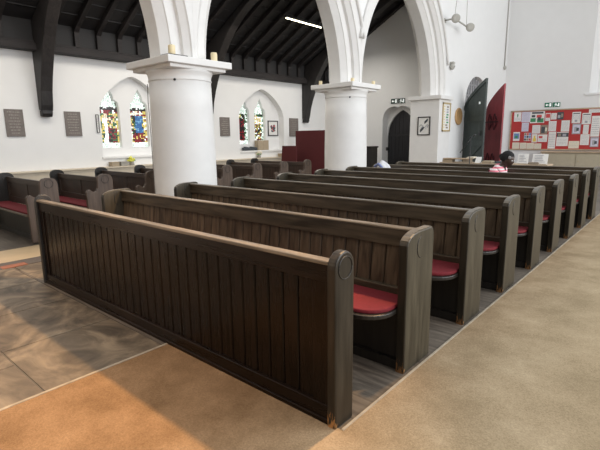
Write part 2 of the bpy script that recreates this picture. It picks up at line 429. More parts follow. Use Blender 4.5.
# stained glass
GL = {k: emis('glass_'+k, c, s) for k, c, s in (
    ('white', (.80, .86, .82), .85), ('pale', (.56, .68, .62), .7), ('blue', (.03, .12, .30), .7), ('red', (.20, .012, .018), .6),
    ('green', (.035, .12, .05), .6), ('yellow', (.55, .45, .12), .75), ('dark', (.02, .015, .015), .3), ('sky', (.12, .28, .45), .8), ('flesh', (.62, .52, .38), .8))}
def pick(pal): return GL[random.choice(pal)]
def glass_colour(kind, s, t):
    # s -1..1 across, t 0..1 up the body (1.3 .. 2.8)
    if t > .68: return pick(['white', 'white', 'pale', 'pale', 'white']) if abs(s) < .8 else pick(['green', 'pale', 'dark'])
    if t > .645: return GL['dark'] if kind < 2 else pick(['pale', 'green', 'dark'])
    if t < .09: return pick(['white', 'pale', 'white'])
    if kind == 0:
        r = math.hypot(s, (t-.60)*3.2)
        if t > .58: return GL['white'] if .42 < r < .72 else pick(['red', 'red', 'dark', 'green'])
        if -.55 < s < -.05: return GL['white'] if t < .5 else GL['flesh']
        if abs(s) > .75: return pick(['yellow', 'yellow', 'green', 'white'])
        if s >= -.05: return pick(['red', 'red', 'dark', 'green']) if t < .32 else pick(['yellow', 'green', 'red', 'flesh'])
        return pick(['yellow', 'green', 'dark'])
    if kind == 1:
        if abs(s) > .72: return pick(['yellow', 'yellow', 'white', 'red'])
        if t > .56: return pick(['white', 'white', 'flesh', 'red']) if abs(s) < .55 else pick(['yellow', 'red'])
        if t > .24: return pick(['blue', 'blue', 'sky', 'blue']) if abs(s-.1) < .45 else pick(['green', 'yellow', 'dark'])
        return pick(['red', 'red', 'dark', 'yellow'])
    if kind == 2:
        if abs(s) > .7: return pick(['white', 'pale', 'green'])
        if .55 < t: return pick(['white', 'green', 'dark', 'yellow'])
        return pick(['red', 'red', 'dark', 'dark']) if abs(s) < .5 else pick(['dark', 'green', 'pale'])
    if abs(s) > .7: return pick(['white', 'green', 'pale'])
    if .45 < t < .62: return pick(['white', 'flesh', 'yellow'])
    return pick(['dark', 'green', 'yellow', 'red', 'dark', 'white'])
def clip_cell(poly, cy):
    return [(max(cy-.258, min(cy+.258, y)), min(z, LT(y-cy)-.004)) for y, z in poly]
kind = 0
for i, w in enumerate(WIN):
    wr = bpy.data.objects.new('window_%d' % (i+1), None); C.objects.link(wr); wr['kind'] = 'structure'; wr.location = (XG, w['c'], 1.3)
    wr['label'] = 'stained glass window of two lancets in a plastered recess'
    for c in w['lights']:
        mb = MB(); nx, nz = 11, 36
        G = {}
        for a in range(nx+1):
            for b_ in range(nz+1):
                jx = 0 if a in (0, nx) else random.uniform(-.014, .014); jz = 0 if b_ in (0, nz) else random.uniform(-.012, .012)
                G[a, b_] = (c-.26+.52*a/nx+jx, 1.30+1.5*b_/nz+jz)
        for a in range(nx):
            for b_ in range(nz):
                cell = [G[a, b_], G[a+1, b_], G[a+1, b_+1], G[a, b_+1]]
                my = sum(p[0] for p in cell)/4; mz = sum(p[1] for p in cell)/4
                if mz > LT(my-c): continue
                mat = glass_colour(kind, (my-c)/.26, (mz-1.3)/1.5)
                cell = [(my+(p[0]-my)*.84, mz+(p[1]-mz)*.88) for p in cell]
                cell = clip_cell(cell, c)
                mb.quad([(-0.0, p[0]-w['c'], p[1]-1.3) for p in cell], mat)
        pane = mb.build('stained_glass_pane', None, wr)
        mb = MB(); pts = outline(lan(c))
        mb.prism([(p[0]-w['c'], p[1]-1.3) for p in pts if True], 'X', -.03, -.006)
        mb.build('leading', M['dark'], wr)
        kind += 1
# dado ledge along the aisle wall
mb = MB(); mb.box(-9.998, -9.80, -6.9, 12.85, .02, .80, bev=.005); mb.box(-9.998, -9.76, -6.9, 12.85, .80, .84, bev=.008)
struct(mb, 'trim_dado_ledge', M['ledge'])

# --- aisle end wall, Y = 12.9, with the pointed door
DX, DW = -6.80, .60
dg = pointed(DW, 1.50, 2.42); dh = (DX-DW, DX+DW, 0, lambda u: dg(u-DX))
og = pointed(DW+.02, 2.08, 2.50); oh = (DX-DW-.02, DX+DW+.02, 0, lambda u: og(u-DX))
mb = MB(); strip_wall(mb, 'Y', 12.9, -10.3, -5.3, 0, 7.6, [oh]); reveal(mb, 'Y', 12.9, 13.24, oh, sill=False)
strip_wall(mb, 'Y', 13.24, DX-DW-.2, DX+DW+.2, 0, 2.52, [dh]); reveal(mb, 'Y', 13.24, 13.40, dh, sill=False)
struct(mb, 'wall_end', M['white'])
d3 = bpy.data.objects.new('door_1', None); C.objects.link(d3); d3['kind'] = 'structure'; d3.location = (DX, 13.32, 0)
d3['label'] = 'dark pointed wooden door in the aisle end wall'
mb = MB()
for k in range(8):
    x0 = -DW+k*.15; x1 = x0+.15
    zz = [dg(max(-DW, min(DW, x0+.15*q/4))) for q in range(5)]
    poly = [(x0+.003, .01)]+[(x0+.003+.144*q/4, zz[q]-.004) for q in range(5)]+[(x1-.003, .01)]
    mb.prism(poly, 'Y', -.02, .03)
mb.build('door_leaf', M['doordark'], d3)
mb = MB(); mb.box(-.56, .5, -.035, -.02, .5, .56, bev=.004); mb.box(-.56, .5, -.035, -.02, 1.5, 1.56, bev=.004); mb.build('strap_hinge', M['dark'], d3)
mb = MB(); mb.box(-.68, -.55, -.13, -.02, .98, 1.10, bev=.008); mb.build('lock_box', M['dark'], d3)
# --- arcade wall
AX, HT = -5.39, .44
COLY = [-1.86, 2.93, 7.72, 12.56]
SPR = 2.74
def arcR(r, y, yc, half=1.96, R0=3.3):
    # height of the arch curve offset outward by r above the springing at y
    u = abs(y-yc); R = R0+r; d = R*R-(u+R0-half)**2
    return SPR+math.sqrt(max(0, d))
arches = [((COLY[i]+COLY[i+1])/2 - (.03 if i == 2 else 0)) for i in range(3)]
halfs = [(COLY[i+1]-COLY[i])/2-.44 for i in range(3)]
mb = MB(); TOP = 8.2
N = 300; y0, y1 = -1.86, 12.5
def low(y):
    v = SPR
    for yc, hf in zip(arches, halfs):
        if abs(y-yc) <= hf+.56: v = max(v, arcR(.56, y, yc, hf))
    return v
for i in range(N):
    a = y0+(y1-y0)*i/N; b = y0+(y1-y0)*(i+1)/N
    for x in (AX+HT, AX-HT): mb.quad([(x, a, low(a)), (x, b, low(b)), (x, b, TOP), (x, a, TOP)])
mb.box(AX-HT, AX+HT, -7, -1.86, 0, TOP)
struct(mb, 'wall_arcade', M['white'])
prof = [(.58, .438), (.40, .438), (.385, .41), (.30, .34), (.30, .27), (.13, .27), (.12, .25), (.0, .15)]
prof = prof + [(r, -x) for r, x in prof[::-1]]
for ai, (yc, hf) in enumerate(zip(arches, halfs)):
    mb = MB(); R0 = 3.3; ylo, yhi = COLY[ai], COLY[ai+1]
    rows = []
    nn = 26
    apex_u = 0
    for side in (-1, 1):
        rows = []
        for k in range(nn+1):
            row = []
            for r, x in prof:
                R = R0+r; th_max = math.acos((R0-hf)/R)
                th = th_max*k/nn
                yy = yc+side*(R*math.cos(th)-(R0-hf)); zz = SPR+R*math.sin(th)
                yy = max(ylo+.001, min(yhi-.001, yy))
                row.append(mb.bm.verts.new((AX+x, yy, zz)))
            rows.append(row)
        for A, B in zip(rows, rows[1:]):
            for q in range(len(prof)-1):
                mb.bm.faces.new((A[q], A[q+1], B[q+1], B[q]))
    bmesh.ops.recalc_face_normals(mb.bm, faces=mb.bm.faces[:])
    o = struct(mb, 'trim_arch_%d' % (ai+1), M['stone'])
    # hood mould
    mb = MB()
    R = R0+.63
    for side in (-1, 1):
        pts = []
        t0 = math.asin((.93 if ai == 2 and side == 1 else 1.02)/R); t1 = math.acos((R0-hf)/R)
        for k in range(25):
            th = t0+(t1-t0)*k/24
            pts.append((AX+HT+.03, yc+side*(R*math.cos(th)-(R0-hf)), SPR+R*math.sin(th)))
        mb.tube(pts, .038, 8)
    struct(mb, 'trim_hood_mould_%d' % (ai+1), M['stone'])
# respond pier
mb = MB()
mb.box(-5.91, -4.92, 12.1, 12.95, 0, 2.62, bev=.012)
mb.box(-5.96, -4.83, 12.0, 12.96, 2.62, 2.74, bev=.01)
struct(mb, 'wall_pier', M['stone'])
# nave side wall beyond the pier with the double door
NX = -4.96; NDY = 15.32; NW = 1.10
ng = pointed(NW, 2.50, 3.56); nh = (NDY-NW, NDY+NW, 0, lambda u: ng(u-NDY))
mb = MB(); strip_wall(mb, 'X', NX, 12.5, 18.4, 0, TOP, [nh]); reveal(mb, 'X', NX, NX-.55, nh, sill=False)
strip_wall(mb, 'X', AX-HT, 12.95, 18.4, 0, TOP, [nh])
mb.quad([(NX, 12.5, 3.0), (NX-.1, 12.5, 3.0), (NX-.1, 12.5, TOP), (NX, 12.5, TOP)])
struct(mb, 'wall_nave_left', M['white'])
# porch beyond the open doors and leaded fanlight
mb = MB()
mb.box(-7.3, -7.2, 14.0, 17.4, 0, 3.9); mb.box(-7.2, -5.85, 14.0, 14.1, 0, 3.9); mb.box(-7.2, -5.85, 17.3, 17.4, 0, 3.9); mb.box(-7.3, -5.85, 14, 17.4, 3.85, 3.95)
struct(mb, 'wall_porch', M['white'])
fan = bpy.data.objects.new('window_3', None); C.objects.link(fan); fan['kind'] = 'structure'; fan.location = (NX-.20, NDY, 2.50); fan['label'] = 'grey leaded fanlight over the double doors'
mb = MB(); pts = [(p[0]-NDY, p[1]-2.50) for p in outline((NDY-NW, NDY+NW, 2.50, lambda u: ng(u-NDY)))]
mb.prism(pts, 'X', 0, .02); mb.build('pane', M['glasspale'], fan)
mb = MB()
for k in range(-5, 6):
    u = k*.22; z = ng(max(-NW, min(NW, u)))-2.50
    mb.box(.0, .07, u-.045, u+.045, 0, max(.05, z-.02))
for zz in (.0, .38, .75):
    mb.box(.0, .06, -NW, NW, zz, zz+.07) if zz == 0 else mb.box(.0, .06, -NW*(1-zz*.7), NW*(1-zz*.7), zz, zz+.05)
mb.build('tracery', M['tracery'], fan)
# west wall with the notice board, Y = 18.4
mb = MB()
wz = pointed(1.6, 6.8, 8.0)
wh = (-1.95, 1.25, 2.98, lambda u: min(wz(u+.35), 8.1))
strip_wall(mb, 'Y', 18.4, -5.9, 9, 0, 9.0, [wh]); reveal(mb, 'Y', 18.4, 18.85, wh, splay=.12)
mb.box(-2.0, 1.3, 18.85, 18.95, 2.9, 8.2)
struct(mb, 'wall_back', M['white'])
mb = MB(); mb.box(-2.08, 1.4, 18.36, 18.5, 2.9, 2.98, bev=.01); struct(mb, 'windowsill_3', M['white'])

# --- aisle roof
EZ = 3.95; SL = .55
def rz(x): return EZ+SL*(x+9.85)
roof = MB()
roof.quad([(-9.87, -7, 3.5), (-9.87, 12.9, 3.5), (-9.87, 12.9, EZ+.15), (-9.87, -7, EZ+.15)])
nb = 26
for k in range(nb):
    a = -9.87+(4.55)*k/nb; b = -9.87+4.55*(k+1)/nb
    roof.quad([(a, -7, rz(a)+.12), (a, 12.9, rz(a)+.12), (b, 12.9, rz(b)+.12), (b, -7, rz(b)+.12)])
    if k % 2: roof.box(b-.01, b+.01, -7, 12.9, rz(b)+.10, rz(b)+.13)
roofo = struct(roof, 'ceiling', M['roof'])
mb = MB(); mb.box(-9.99, -9.72, -6.9, 12.88, 3.42, 3.56, bev=.012); mb.box(-9.98, -9.78, -6.9, 12.88, 3.56, 3.62, bev=.01)
mb.build('wall_plate', M['beam'], roofo)
def rafter(y):
    mb = MB(); w = .055
    mb.prism([(-9.86, 3.6), (-9.78, 3.6), (-9.78, EZ-.02), (-9.66, EZ+.09), (-5.4, rz(-5.4)+.02), (-5.4, rz(-5.4)+.11), (-9.86, EZ+.10)], 'Y', y-w, y+w, bev=.008)
    mb.build('rafter', M['beam'], roofo)
y = -.9
while y < 12.8:
    if min(abs(y-t) for t in (-2.2, 2.46, 7.0, 11.55)) > .28: rafter(y)
    y += .52
for yt in (-2.2, 2.46, 7.0, 11.55):
    mb = MB(); w = .125
    pts = [(-9.99, 2.18), (-9.84, 2.16)]
    for k in range(15):
        t = k/14
        x = -9.80+.06*min(1, t*4) + (t**1.5)*2.3; z = 2.28+(rz(-7.44)-2.28-.22)*(1-(1-t)**1.55)
        pts.append((x, z))
    pts += [(-5.4, rz(-5.4)-.3), (-5.4, rz(-5.4)+.08), (-9.84, EZ+.08), (-9.84, 3.5), (-9.99, 3.5)]
    mb.prism(pts, 'Y', yt-w, yt+w, bev=.015)
    mb.prism([(-9.99, 2.05), (-9.88, 2.03), (-9.83, 2.10), (-9.83, 2.17), (-9.99, 2.17)], 'Y', yt-.11, yt+.11, bev=.01)
    mb.build('truss', M['truss'], roofo)
for zx in (-6.1,):
    mb = MB(); mb.box(zx-.1, zx+.1, -6.9, 12.88, rz(zx)-.10, rz(zx)+.06, bev=.01); mb.build('purlin', M['beam'], roofo)

# ================================================================== COLUMNS
def column(y, label):
    t = thing('stone_column', label, 'column', (AX, y, 0), 'round arcade columns')
    mb = MB(); mb.lathe([(.66, 0), (.66, .12), (.62, .16), (.60, .22), (.545, .27), (.53, .32), (.525, 1.2), (.512, 2.0), (.503, 2.43)], n=64)
    mb.build('shaft', M['stone'], t)
    mb = MB(); mb.lathe([(.503, 2.42), (.513, 2.425), (.513, 2.445), (.505, 2.45), (.512, 2.50), (.53, 2.55), (.555, 2.585)], n=64)
    mb.box(-.54, .54, -.54, .54, 2.58, 2.64, bev=.012); mb.box(-.615, .615, -.615, .615, 2.635, 2.74, bev=.01)
    mb.build('capital', M['stone'], t)
    mb = MB(); mb.lathe([(.0, 0), (.02, 0), (.02, .01), (.012, .02), (.0, .02)], cx=0, cy=0, cz=0, n=10, axis='X', cap=False)
    s = mb.build('fixing_stud', M['dark'], t); s.location = (.36, -.35, 2.42); s.rotation_euler = (0, 0, -.8)
    return t
column(2.93, 'white painted round stone column, the nearer and larger of the two')
column(7.72, 'white painted round stone column, the farther of the two')
mb = MB()
pts = [(AX-.34, 2.93-.41, 2.40), (AX-.30, 2.93-.445, 2.1), (AX-.24, 2.93-.475, 1.8), (AX-.2, 2.93-.50, 1.2), (AX-.19, 2.93-.51, .6), (AX-.19, 2.93-.53, .3)]
mb.tube(pts, .006, 6)
o = mb.build('cable', M['plaque']); o['label'] = 'thin grey cable running down the nearer round column'; o['category'] = 'cable'
def candle(x, y, label):
    t = thing('pillar_candle', label, 'candle', (x, y, 2.74), 'candles on the capitals')
    mb = MB(); mb.lathe([(.050, 0), (.052, .01), (.052, .12), (.047, .135), (.03, .13), (.0, .128)], n=20); mb.build('wax_body', M['candle'], t)
    mb = MB(); mb.lathe([(.004, .125), (.004, .15)], n=6); mb.build('wick', M['dark'], t)
    if y > 5: t.scale = (.8, .8, .62)
mb = MB(); mb.box(-5.02, -4.79, 2.34, 2.68, 2.741, 2.753, bev=.003)
o = mb.build('candle_tray', M['dark']); o['label'] = 'thin dark tray on the corner of the nearer capital under a candle'; o['category'] = 'tray'
candle(-4.87, 2.45, 'cream pillar candle on the front corner of the nearer capital'); C.objects[-1]
bpy.data.objects['pillar_candle'].location.z = 2.754
candle(-4.86, 3.24, 'cream pillar candle on the right edge of the nearer capital')
candle(-5.74, 7.16, 'cream pillar candle on the left corner of the farther capital')
candle(-4.87, 7.24, 'cream pillar candle on the front corner of the farther capital')
candle(-4.86, 8.12, 'cream pillar candle on the right edge of the farther capital')

# carved stops and spotlights at the pier
for yy, lab in ((12.86, 'small pale carved stone head at the end of the arch moulding above the pier'),):
    mb = MB(); mb.sphere((AX+HT+.06, yy, 3.66), .095, sc=(.8, 1, 1.15)); mb.sphere((AX+HT+.13, yy-.02, 3.65), .03); mb.box(AX+HT, AX+HT+.12, yy-.07, yy+.07, 3.74, 3.80, bev=.01)
    o = mb.build('carved_stop', M['lampgrey'] if yy > 10 else M['stone']); o['label'] = lab; o['category'] = 'carving'
t = thing('twin_spotlight', 'pair of round grey spotlights on a wall bracket above the pier', 'spotlight', (NX, 12.2, 4.92))
mb = MB(); mb.box(0, .05, -.08, .08, -.06, .06, bev=.01); mb.tube([(.03, 0, 0), (.35, -.02, .0), (.40, .85, -.10)], .025); mb.build('bracket', M['lampgrey'], t)
for (x, yy, z) in ((.36, .02, .02), (.46, .92, -.10)):
    mb = MB(); mb.lathe([(.03, -.12), (.09, -.08), (.125, .0), (.13, .06), (.115, .07), (.0, .05)], n=20, axis='X')
    s = mb.build('lamp_head', M['lampgrey'], t); s.location = (x, yy, z); s.rotation_euler = (0, .5, -.8)
mb = MB(); mb.tube([(.3, .1, .05), (.25, .5, 1.6), (.2, .8, 3)], .008, 6); mb.tube([(.40, .8, -.05), (.3, .95, 1.6), (.2, 1.1, 3)], .008, 6); mb.build('wire', M['lampgrey'], t)
mb = MB(); mb.tube([(NX+.03, 18.1, 4.2), (NX+.03, 18.1, 8.1)], .02, 8); mb.sphere((NX+.05, 18.1, 4.15), .06, sc=(1, 1, 1.4))
o = mb.build('pull_cord', M['lampgrey']); o['label'] = 'thin pale conduit with a bulb end high in the back corner'; o['category'] = 'conduit'

# ================================================================== PEWS
def tongue_boards(mb, x0, x1, yf, yb, z0, z1, pitch=.11, lean=0, mat=None):
    n = max(1, round((x1-x0)/pitch)); w = (x1-x0)/n
    for k in range(n):
        a = x0+k*w+.003; b = x0+(k+1)*w-.003
        t = bmesh.new(); bmesh.ops.create_cube(t, size=1)
        for v in t.verts:
            zz = z0+(v.co.z+.5)*(z1-z0); yy = yf+(v.co.y+.5)*(yb-yf)+lean*(v.co.z+.5)
            v.co = Vector(((a+b)/2+v.co.x*(b-a), yy, zz))
        bmesh.ops.bevel(t, geom=[e for e in t.edges if abs(e.verts[0].co.z-e.verts[1].co.z) > .05], offset=.006, segments=1, affect='EDGES')
        mb.merge(t, mat)
LP = 3.96
# frontal
fr = thing('pew_front_panel', 'long dark polished tongue-and-groove pew front with rounded end posts, nearest the camera', 'pew front', (0, 0, 0))
mb = MB(); tongue_boards(mb, -3.86, -.055, .034, .056, .10, .79, .113)
mb.box(-3.86, -.055, .050, .062, .02, .88); mb.build('boarding', M['panel'], fr)
mb = MB(); mb.box(-3.86, -.055, .020, .066, .785, .885, bev=.004); mb.build('top_rail', M['panel_x'], fr)
mb = MB(); mb.box(-3.86, -.055, .006, .070, .880, .902, bev=.006, seg=3); mb.build('rail_cap', M['worn'], fr)
mb = MB(); mb.box(-3.86, -.055, .016, .068, .0, .105, bev=.004); mb.box(-3.86, -.055, .006, .07, 0, .03, bev=.004); mb.build('bottom_rail', M['panel_x'], fr)
for a_, b_ in ((-.17, -.055), (-3.86, -3.78)):
    mb = MB(); mb.box(a_, b_, .024, .06, .1, .79, bev=.003); mb.build('stile', M['panel'], fr)
ep = [(0, 0), (0, .868)] + [(.0815-.0815*math.cos(PI*k/14), .868+.082*math.sin(PI*k/14)) for k in range(1, 14)] + [(.163, .868), (.163, 0)]
for x0 in (-.055, -3.915):
    mb = MB(); mb.prism([(p[0]-.003, p[1]) for p in ep], 'X', x0, x0+.055, bev=.010)
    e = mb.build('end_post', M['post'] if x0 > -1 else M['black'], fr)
    mb = MB()
    ring = [(x0+.056, .079+.058*math.cos(2*PI*k/28), .865+.058*math.sin(2*PI*k/28)) for k in range(29)]
    mb.tube(ring, .0035, 6)
    g = mb.build('carved_roundel', M['black'], e)
mb = MB(); mb.box(-3.86, -.055, .07, .15, .70, .72, bev=.004); mb.build('book_ledge', M['back'], fr)

def bench(label):
    t = thing('pew', label, 'pew', (0, 0, 0), 'main block of dark pews')
    prof = [(0, 0), (0, .845), (.012, .872), (.04, .892), (.09, .910), (.15, .918), (.33, .918), (.352, .908), (.365, .885), (.369, .85), (.369, 0)]
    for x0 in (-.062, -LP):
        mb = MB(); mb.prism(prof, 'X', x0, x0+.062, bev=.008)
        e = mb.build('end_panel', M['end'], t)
        xs = x0+.063 if x0 > -1 else x0+.063
        mb = MB()
        ring = [(xs-.001, .185+.055*math.cos(a), .81+.07*math.sin(a)) for a in [PI*.55+PI*.9*k/14 for k in range(15)]]
        mb.tube(ring, .004, 6); mb.build('carved_roundel', M['black'], e)
        # worn pale band along the top edge
        mb = MB()
        top = [(.012, .873), (.04, .893), (.09, .911), (.15, .919), (.33, .919), (.352, .909)]
        mb.prism(top+[(p[0], p[1]+.0025) for p in top[::-1]], 'X', x0+.008, x0+.054); mb.build('worn_top_edge', M['worn_dim'], e)
    mb = MB(); tongue_boards(mb, -LP+.062, -.062, .212, .232, .47, .80, .112, lean=.035)
    mb.prism([(.225, .45), (.25, .45), (.285, .84), (.262, .84)], 'X', -LP+.062, -.062); mb.build('backrest', M['back'], t)
    mb = MB(); mb.prism([(.218, .78), (.262, .78), (.275, .895), (.226, .895)], 'X', -LP+.062, -.062, bev=.003); mb.build('top_rail', M['rail'], t)
    mb = MB(); mb.prism([(.214, .893), (.280, .893), (.280, .902), (.272, .908), (.222, .908), (.214, .902)], 'X', -LP+.062, -.062); mb.build('rail_cap', M['worn_dim'], t)
    mb = MB(); mb.box(-LP+.062, -.062, .185, .235, .425, .50, bev=.006); mb.build('back_bottom_rail', M['rail'], t)
    def seat_poly(ins, r=.19):
        xa, xb = -LP+.064+ins*0, -.064; yf = -.235+ins
        pts = [(xb-ins*.4, .20), ]
        for k in range(9):
            a = PI/2*k/8; pts.append((xb-ins*.4-r+r*math.cos(a), yf+r-r*math.sin(a)))
        for k in range(9):
            a = PI/2*k/8; pts.append((xa+ins*.4+r-r*math.sin(a), yf+r-r*math.cos(a)))
        pts.append((xa+ins*.4, .20)); return pts
    mb = MB(); mb.prism(seat_poly(0), 'Z', .395, .425, bev=.006); mb.build('seat', M['black'], t)
    mb = MB(); mb.prism(seat_poly(.03), 'Z', .424, .452, bev=.009); mb.build('seat_cushion', M['cushion'], t)
    mb = MB(); mb.box(-LP+.062, -.062, .045, .065, .0, .395); mb.box(-LP+.062, -.062, .025, .07, 0, .07, bev=.006); mb.build('kickboard', M['black'], t)
    return t
ords = ['first', 'second', 'third', 'fourth', 'fifth', 'sixth', 'seventh', 'eighth']
pew0 = None
for i in range(8):
    lab = {0: 'dark wooden pew with red seat directly behind the long front panel',
           7: 'farthest dark wooden pew of the main block, nearest the notice board'}.get(i, 'dark wooden pew with red seat, %s behind the long front panel' % ords[i])
    loc = (0, .732+.9908*i, 0)
    if i == 0: pew0 = bench(lab); pew0.location = loc
    else: dup(pew0, loc, lab)

def side_bench(label):
    t = thing('side_pew', label, 'pew', (0, 0, 0), 'side block of panelled pews'); XL = 1.98
    prof = [(0, 0), (-.005, .55), (-.012, .62), (-.008, .68), (.02, .715), (.055, .715), (.085, .69), (.12, .672), (.155, .685), (.18, .73), (.187, .80), (.187, .87),
            (.20, .91), (.235, .942), (.29, .955), (.36, .950), (.41, .93), (.44, .89), (.447, .83), (.447, 0)]
    for x0 in (-.06, -XL):
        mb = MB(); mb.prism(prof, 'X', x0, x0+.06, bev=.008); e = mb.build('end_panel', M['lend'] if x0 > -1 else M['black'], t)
        mb = MB(); mb.tube([(x0+.061, .315+.062*math.cos(2*PI*k/24), .865+.062*math.sin(2*PI*k/24)) for k in range(25)], .004, 6); mb.build('carved_roundel', M['black'], e)
    mb = MB(); a, b = -XL+.06, -.06; yb = .33
    mb.box(a, b, yb, yb+.014, .45, .88)
    mb.build('backrest', M['lpew'], t)
    mb = MB()
    xs = [a, a+.06, (a+b)/2-.0, b-.06, b]
    mb.box(a, b, yb-.016, yb+.03, .80, .885, bev=.005); mb.box(a, b, yb-.014, yb+.02, .45, .55, bev=.004)
    for xx in (a+.03, (a+b)/2, b-.03): mb.box(xx-.04, xx+.04, yb-.012, yb+.02, .54, .81, bev=.004)
    mb.build('panel_frame', M['lpew_x'], t)
    mb = MB(); mb.box(a, b, -.02, yb, .395, .425, bev=.006); mb.build('seat', M['worn'], t)
    mb = MB(); mb.box(a+.01, b-.005, .0, yb-.02, .424, .455, bev=.010); mb.build('seat_cushion', M['cushion'], t)
    mb = MB(); mb.box(a, b, .10, .12, 0, .395); mb.box(a, b, .08, .12, 0, .07, bev=.004); mb.build('kickboard', M['black'], t)
    return t
sp0 = None
for k in range(8):
    lab = {0: 'panelled side pew with red cushion, nearest of its block at the left edge',
           7: 'panelled side pew, farthest of its block and nearest the burgundy screen'}.get(k, 'panelled side pew with red cushion, %s from the left in the block by the windows' % ords[k])
    loc = (-6.05, .62+.872*k, 0)
    if k == 0: sp0 = side_bench(lab); sp0.location = loc
    else: dup(sp0, loc, lab)

# ================================================================== AISLE WALL FURNISHING
def plaque(y0, y1, z0, z1, label):
    t = thing('slate_plaque', label, 'plaque', (XW, (y0+y1)/2, (z0+z1)/2), 'memorial plaques on the aisle wall')
    w, h = (y1-y0)/2, (z1-z0)/2
    mb = MB(); mb.box(.002, .03, -w, w, -h, h, bev=.004); mb.build('slab', M['plaque'], t)
    mb = MB()
    for r in range(8):
        z = h*.8-r*h*.22; ww = w*.75*random.uniform(.6, 1)
        y = -ww
        while y < ww:
            l = random.uniform(.015, .05); mb.box(.03, .0315, y, min(ww, y+l), z-.010, z+.006); y += l+.014
    mb.build('inscription', M['plaque_letters'], t)
plaque(1.64, 2.0, 1.60, 2.18, 'large brown-grey stone plaque at the far left of the aisle wall')
plaque(2.87, 3.24, 1.60, 2.17, 'brown-grey stone plaque between the roof bracket and the first window')
plaque(7.49, 7.88, 1.57, 2.15, 'brown-grey stone plaque to the left of the second window')
plaque(10.70, 11.18, 1.54, 2.19, 'grey stone plaque right of the second window, above the burgundy screen')
def picture(name, label, loc, w, h, axis, frame, art, depth=.03, fw=.03):
    t = thing(name, label, 'picture', loc)
    def bx(mb, u0, u1, z0, z1, d0, d1, mat=None, bev=0):
        if axis == 'X': mb.box(d0, d1, u0, u1, z0, z1, mat=mat, bev=bev)
        else: mb.box(u0, u1, -d1, -d0, z0, z1, mat=mat, bev=bev)
    mb = MB()
    bx(mb, -w, w, h-fw, h, 0, depth, bev=.003); bx(mb, -w, w, -h, -h+fw, 0, depth, bev=.003)
    bx(mb, -w, -w+fw, -h, h, 0, depth, bev=.003); bx(mb, w-fw, w, -h, h, 0, depth, bev=.003)
    mb.build('frame', frame, t)
    mb = MB(); bx(mb, -w+fw*.9, w-fw*.9, -h+fw*.9, h-fw*.9, .002, .010, M['paper'])
    art(mb, bx, w-fw, h-fw); mb.build('print', None, t)
    return t
def art_red(mb, bx, w, h):
    for k in range(34):
        a = random.uniform(0, 2*PI); r = random.uniform(0, .7)**.8; u = math.cos(a)*r*w*.7; z = math.sin(a)*r*h*.7
        s = random.uniform(.015, .04); bx(mb, u-s, u+s, z-s*.8, z+s*.8, .010, .0115+k*.0001, random.choice([M['inkred'], M['inkdark'], M['inkdark']]))
def art_birds(mb, bx, w, h):
    for i in range(14):     # branch
        u = -w*.85+i*w*.125; z = -.05*h+.15*h*math.sin(i*.7)
        bx(mb, u, u+w*.14, z, z+.014, .010, .012, M['inkdark'])
    for (cu, cz, s) in ((.35*w, .45*h, 1), (-.4*w, -.55*h, 1.1)):
        for k in range(7):
            bx(mb, cu-.05*s+k*.014*s, cu-.03*s+k*.014*s, cz-.05*s+k*.012*s, cz+.03*s+k*.012*s, .010, .012+k*.0002, M['inkdark'])
        bx(mb, cu+.04*s, cu+.075*s, cz+.05*s, cz+.09*s, .010, .014, M['inkdark'])
    for k in range(8):
        u = random.uniform(-.7, .7)*w; z = random.uniform(-.3, .1)*h; bx(mb, u, u+.02, z-.05, z, .010, .0125, M['inkgrey'])
def art_list(mb, bx, w, h):
    for k in range(9):
        z = h*.85-k*h*.2; c = random.choice([M['inkgrey'], M['inkbrown'], M['inkgreen']])
        u = random.uniform(-.4, .1)*w; bx(mb, u, u+w*.6, z-.05, z, .010, .012, c)
        bx(mb, -.7*w, -.45*w, z-.03, z, .010, .012, M['inkyellow'])
picture('framed_print', 'black framed print of dark and red flowers beside the second stained glass window', (XB+.002, 10.07, 1.83), .255, .265, 'X', M['blackframe'], art_red)
picture('framed_print', 'black framed print of two birds on a branch hung on the white pier', (-5.415, 12.098, 1.81), .215, .29, 'Y', M['blackframe'], art_birds)
picture('tall_picture', 'tall gilt framed decorated panel on the side of the pier', (-4.918, 12.62, 2.08), .30, .45, 'X', M['gold'], art_list, fw=.045)
picture('narrow_frame', 'narrow black framed notice on the wall edge left of the first stained glass window', (XW+.002, 3.645, 1.90), .035, .22, 'X', M['blackframe'], lambda mb, bx, w, h: [bx(mb, -w*.6, w*.6, h*.6-k*h*.2, h*.6-k*h*.2+.012, .010, .012, M['inkgrey']) for k in range(7)], fw=.010)
mb = MB(); mb.lathe([(.0, .0), (.27, .0), (.285, .02), (.28, .045), (.25, .055), (.235, .04), (.0, .045)], n=40, axis='X', cap=False)
o = mb.build('wooden_disc', M['disc']); o.location = (NX+.002, 13.69, 2.13); o['label'] = 'round turned light wooden disc on the wall between the pier and the green door'; o['category'] = 'disc'
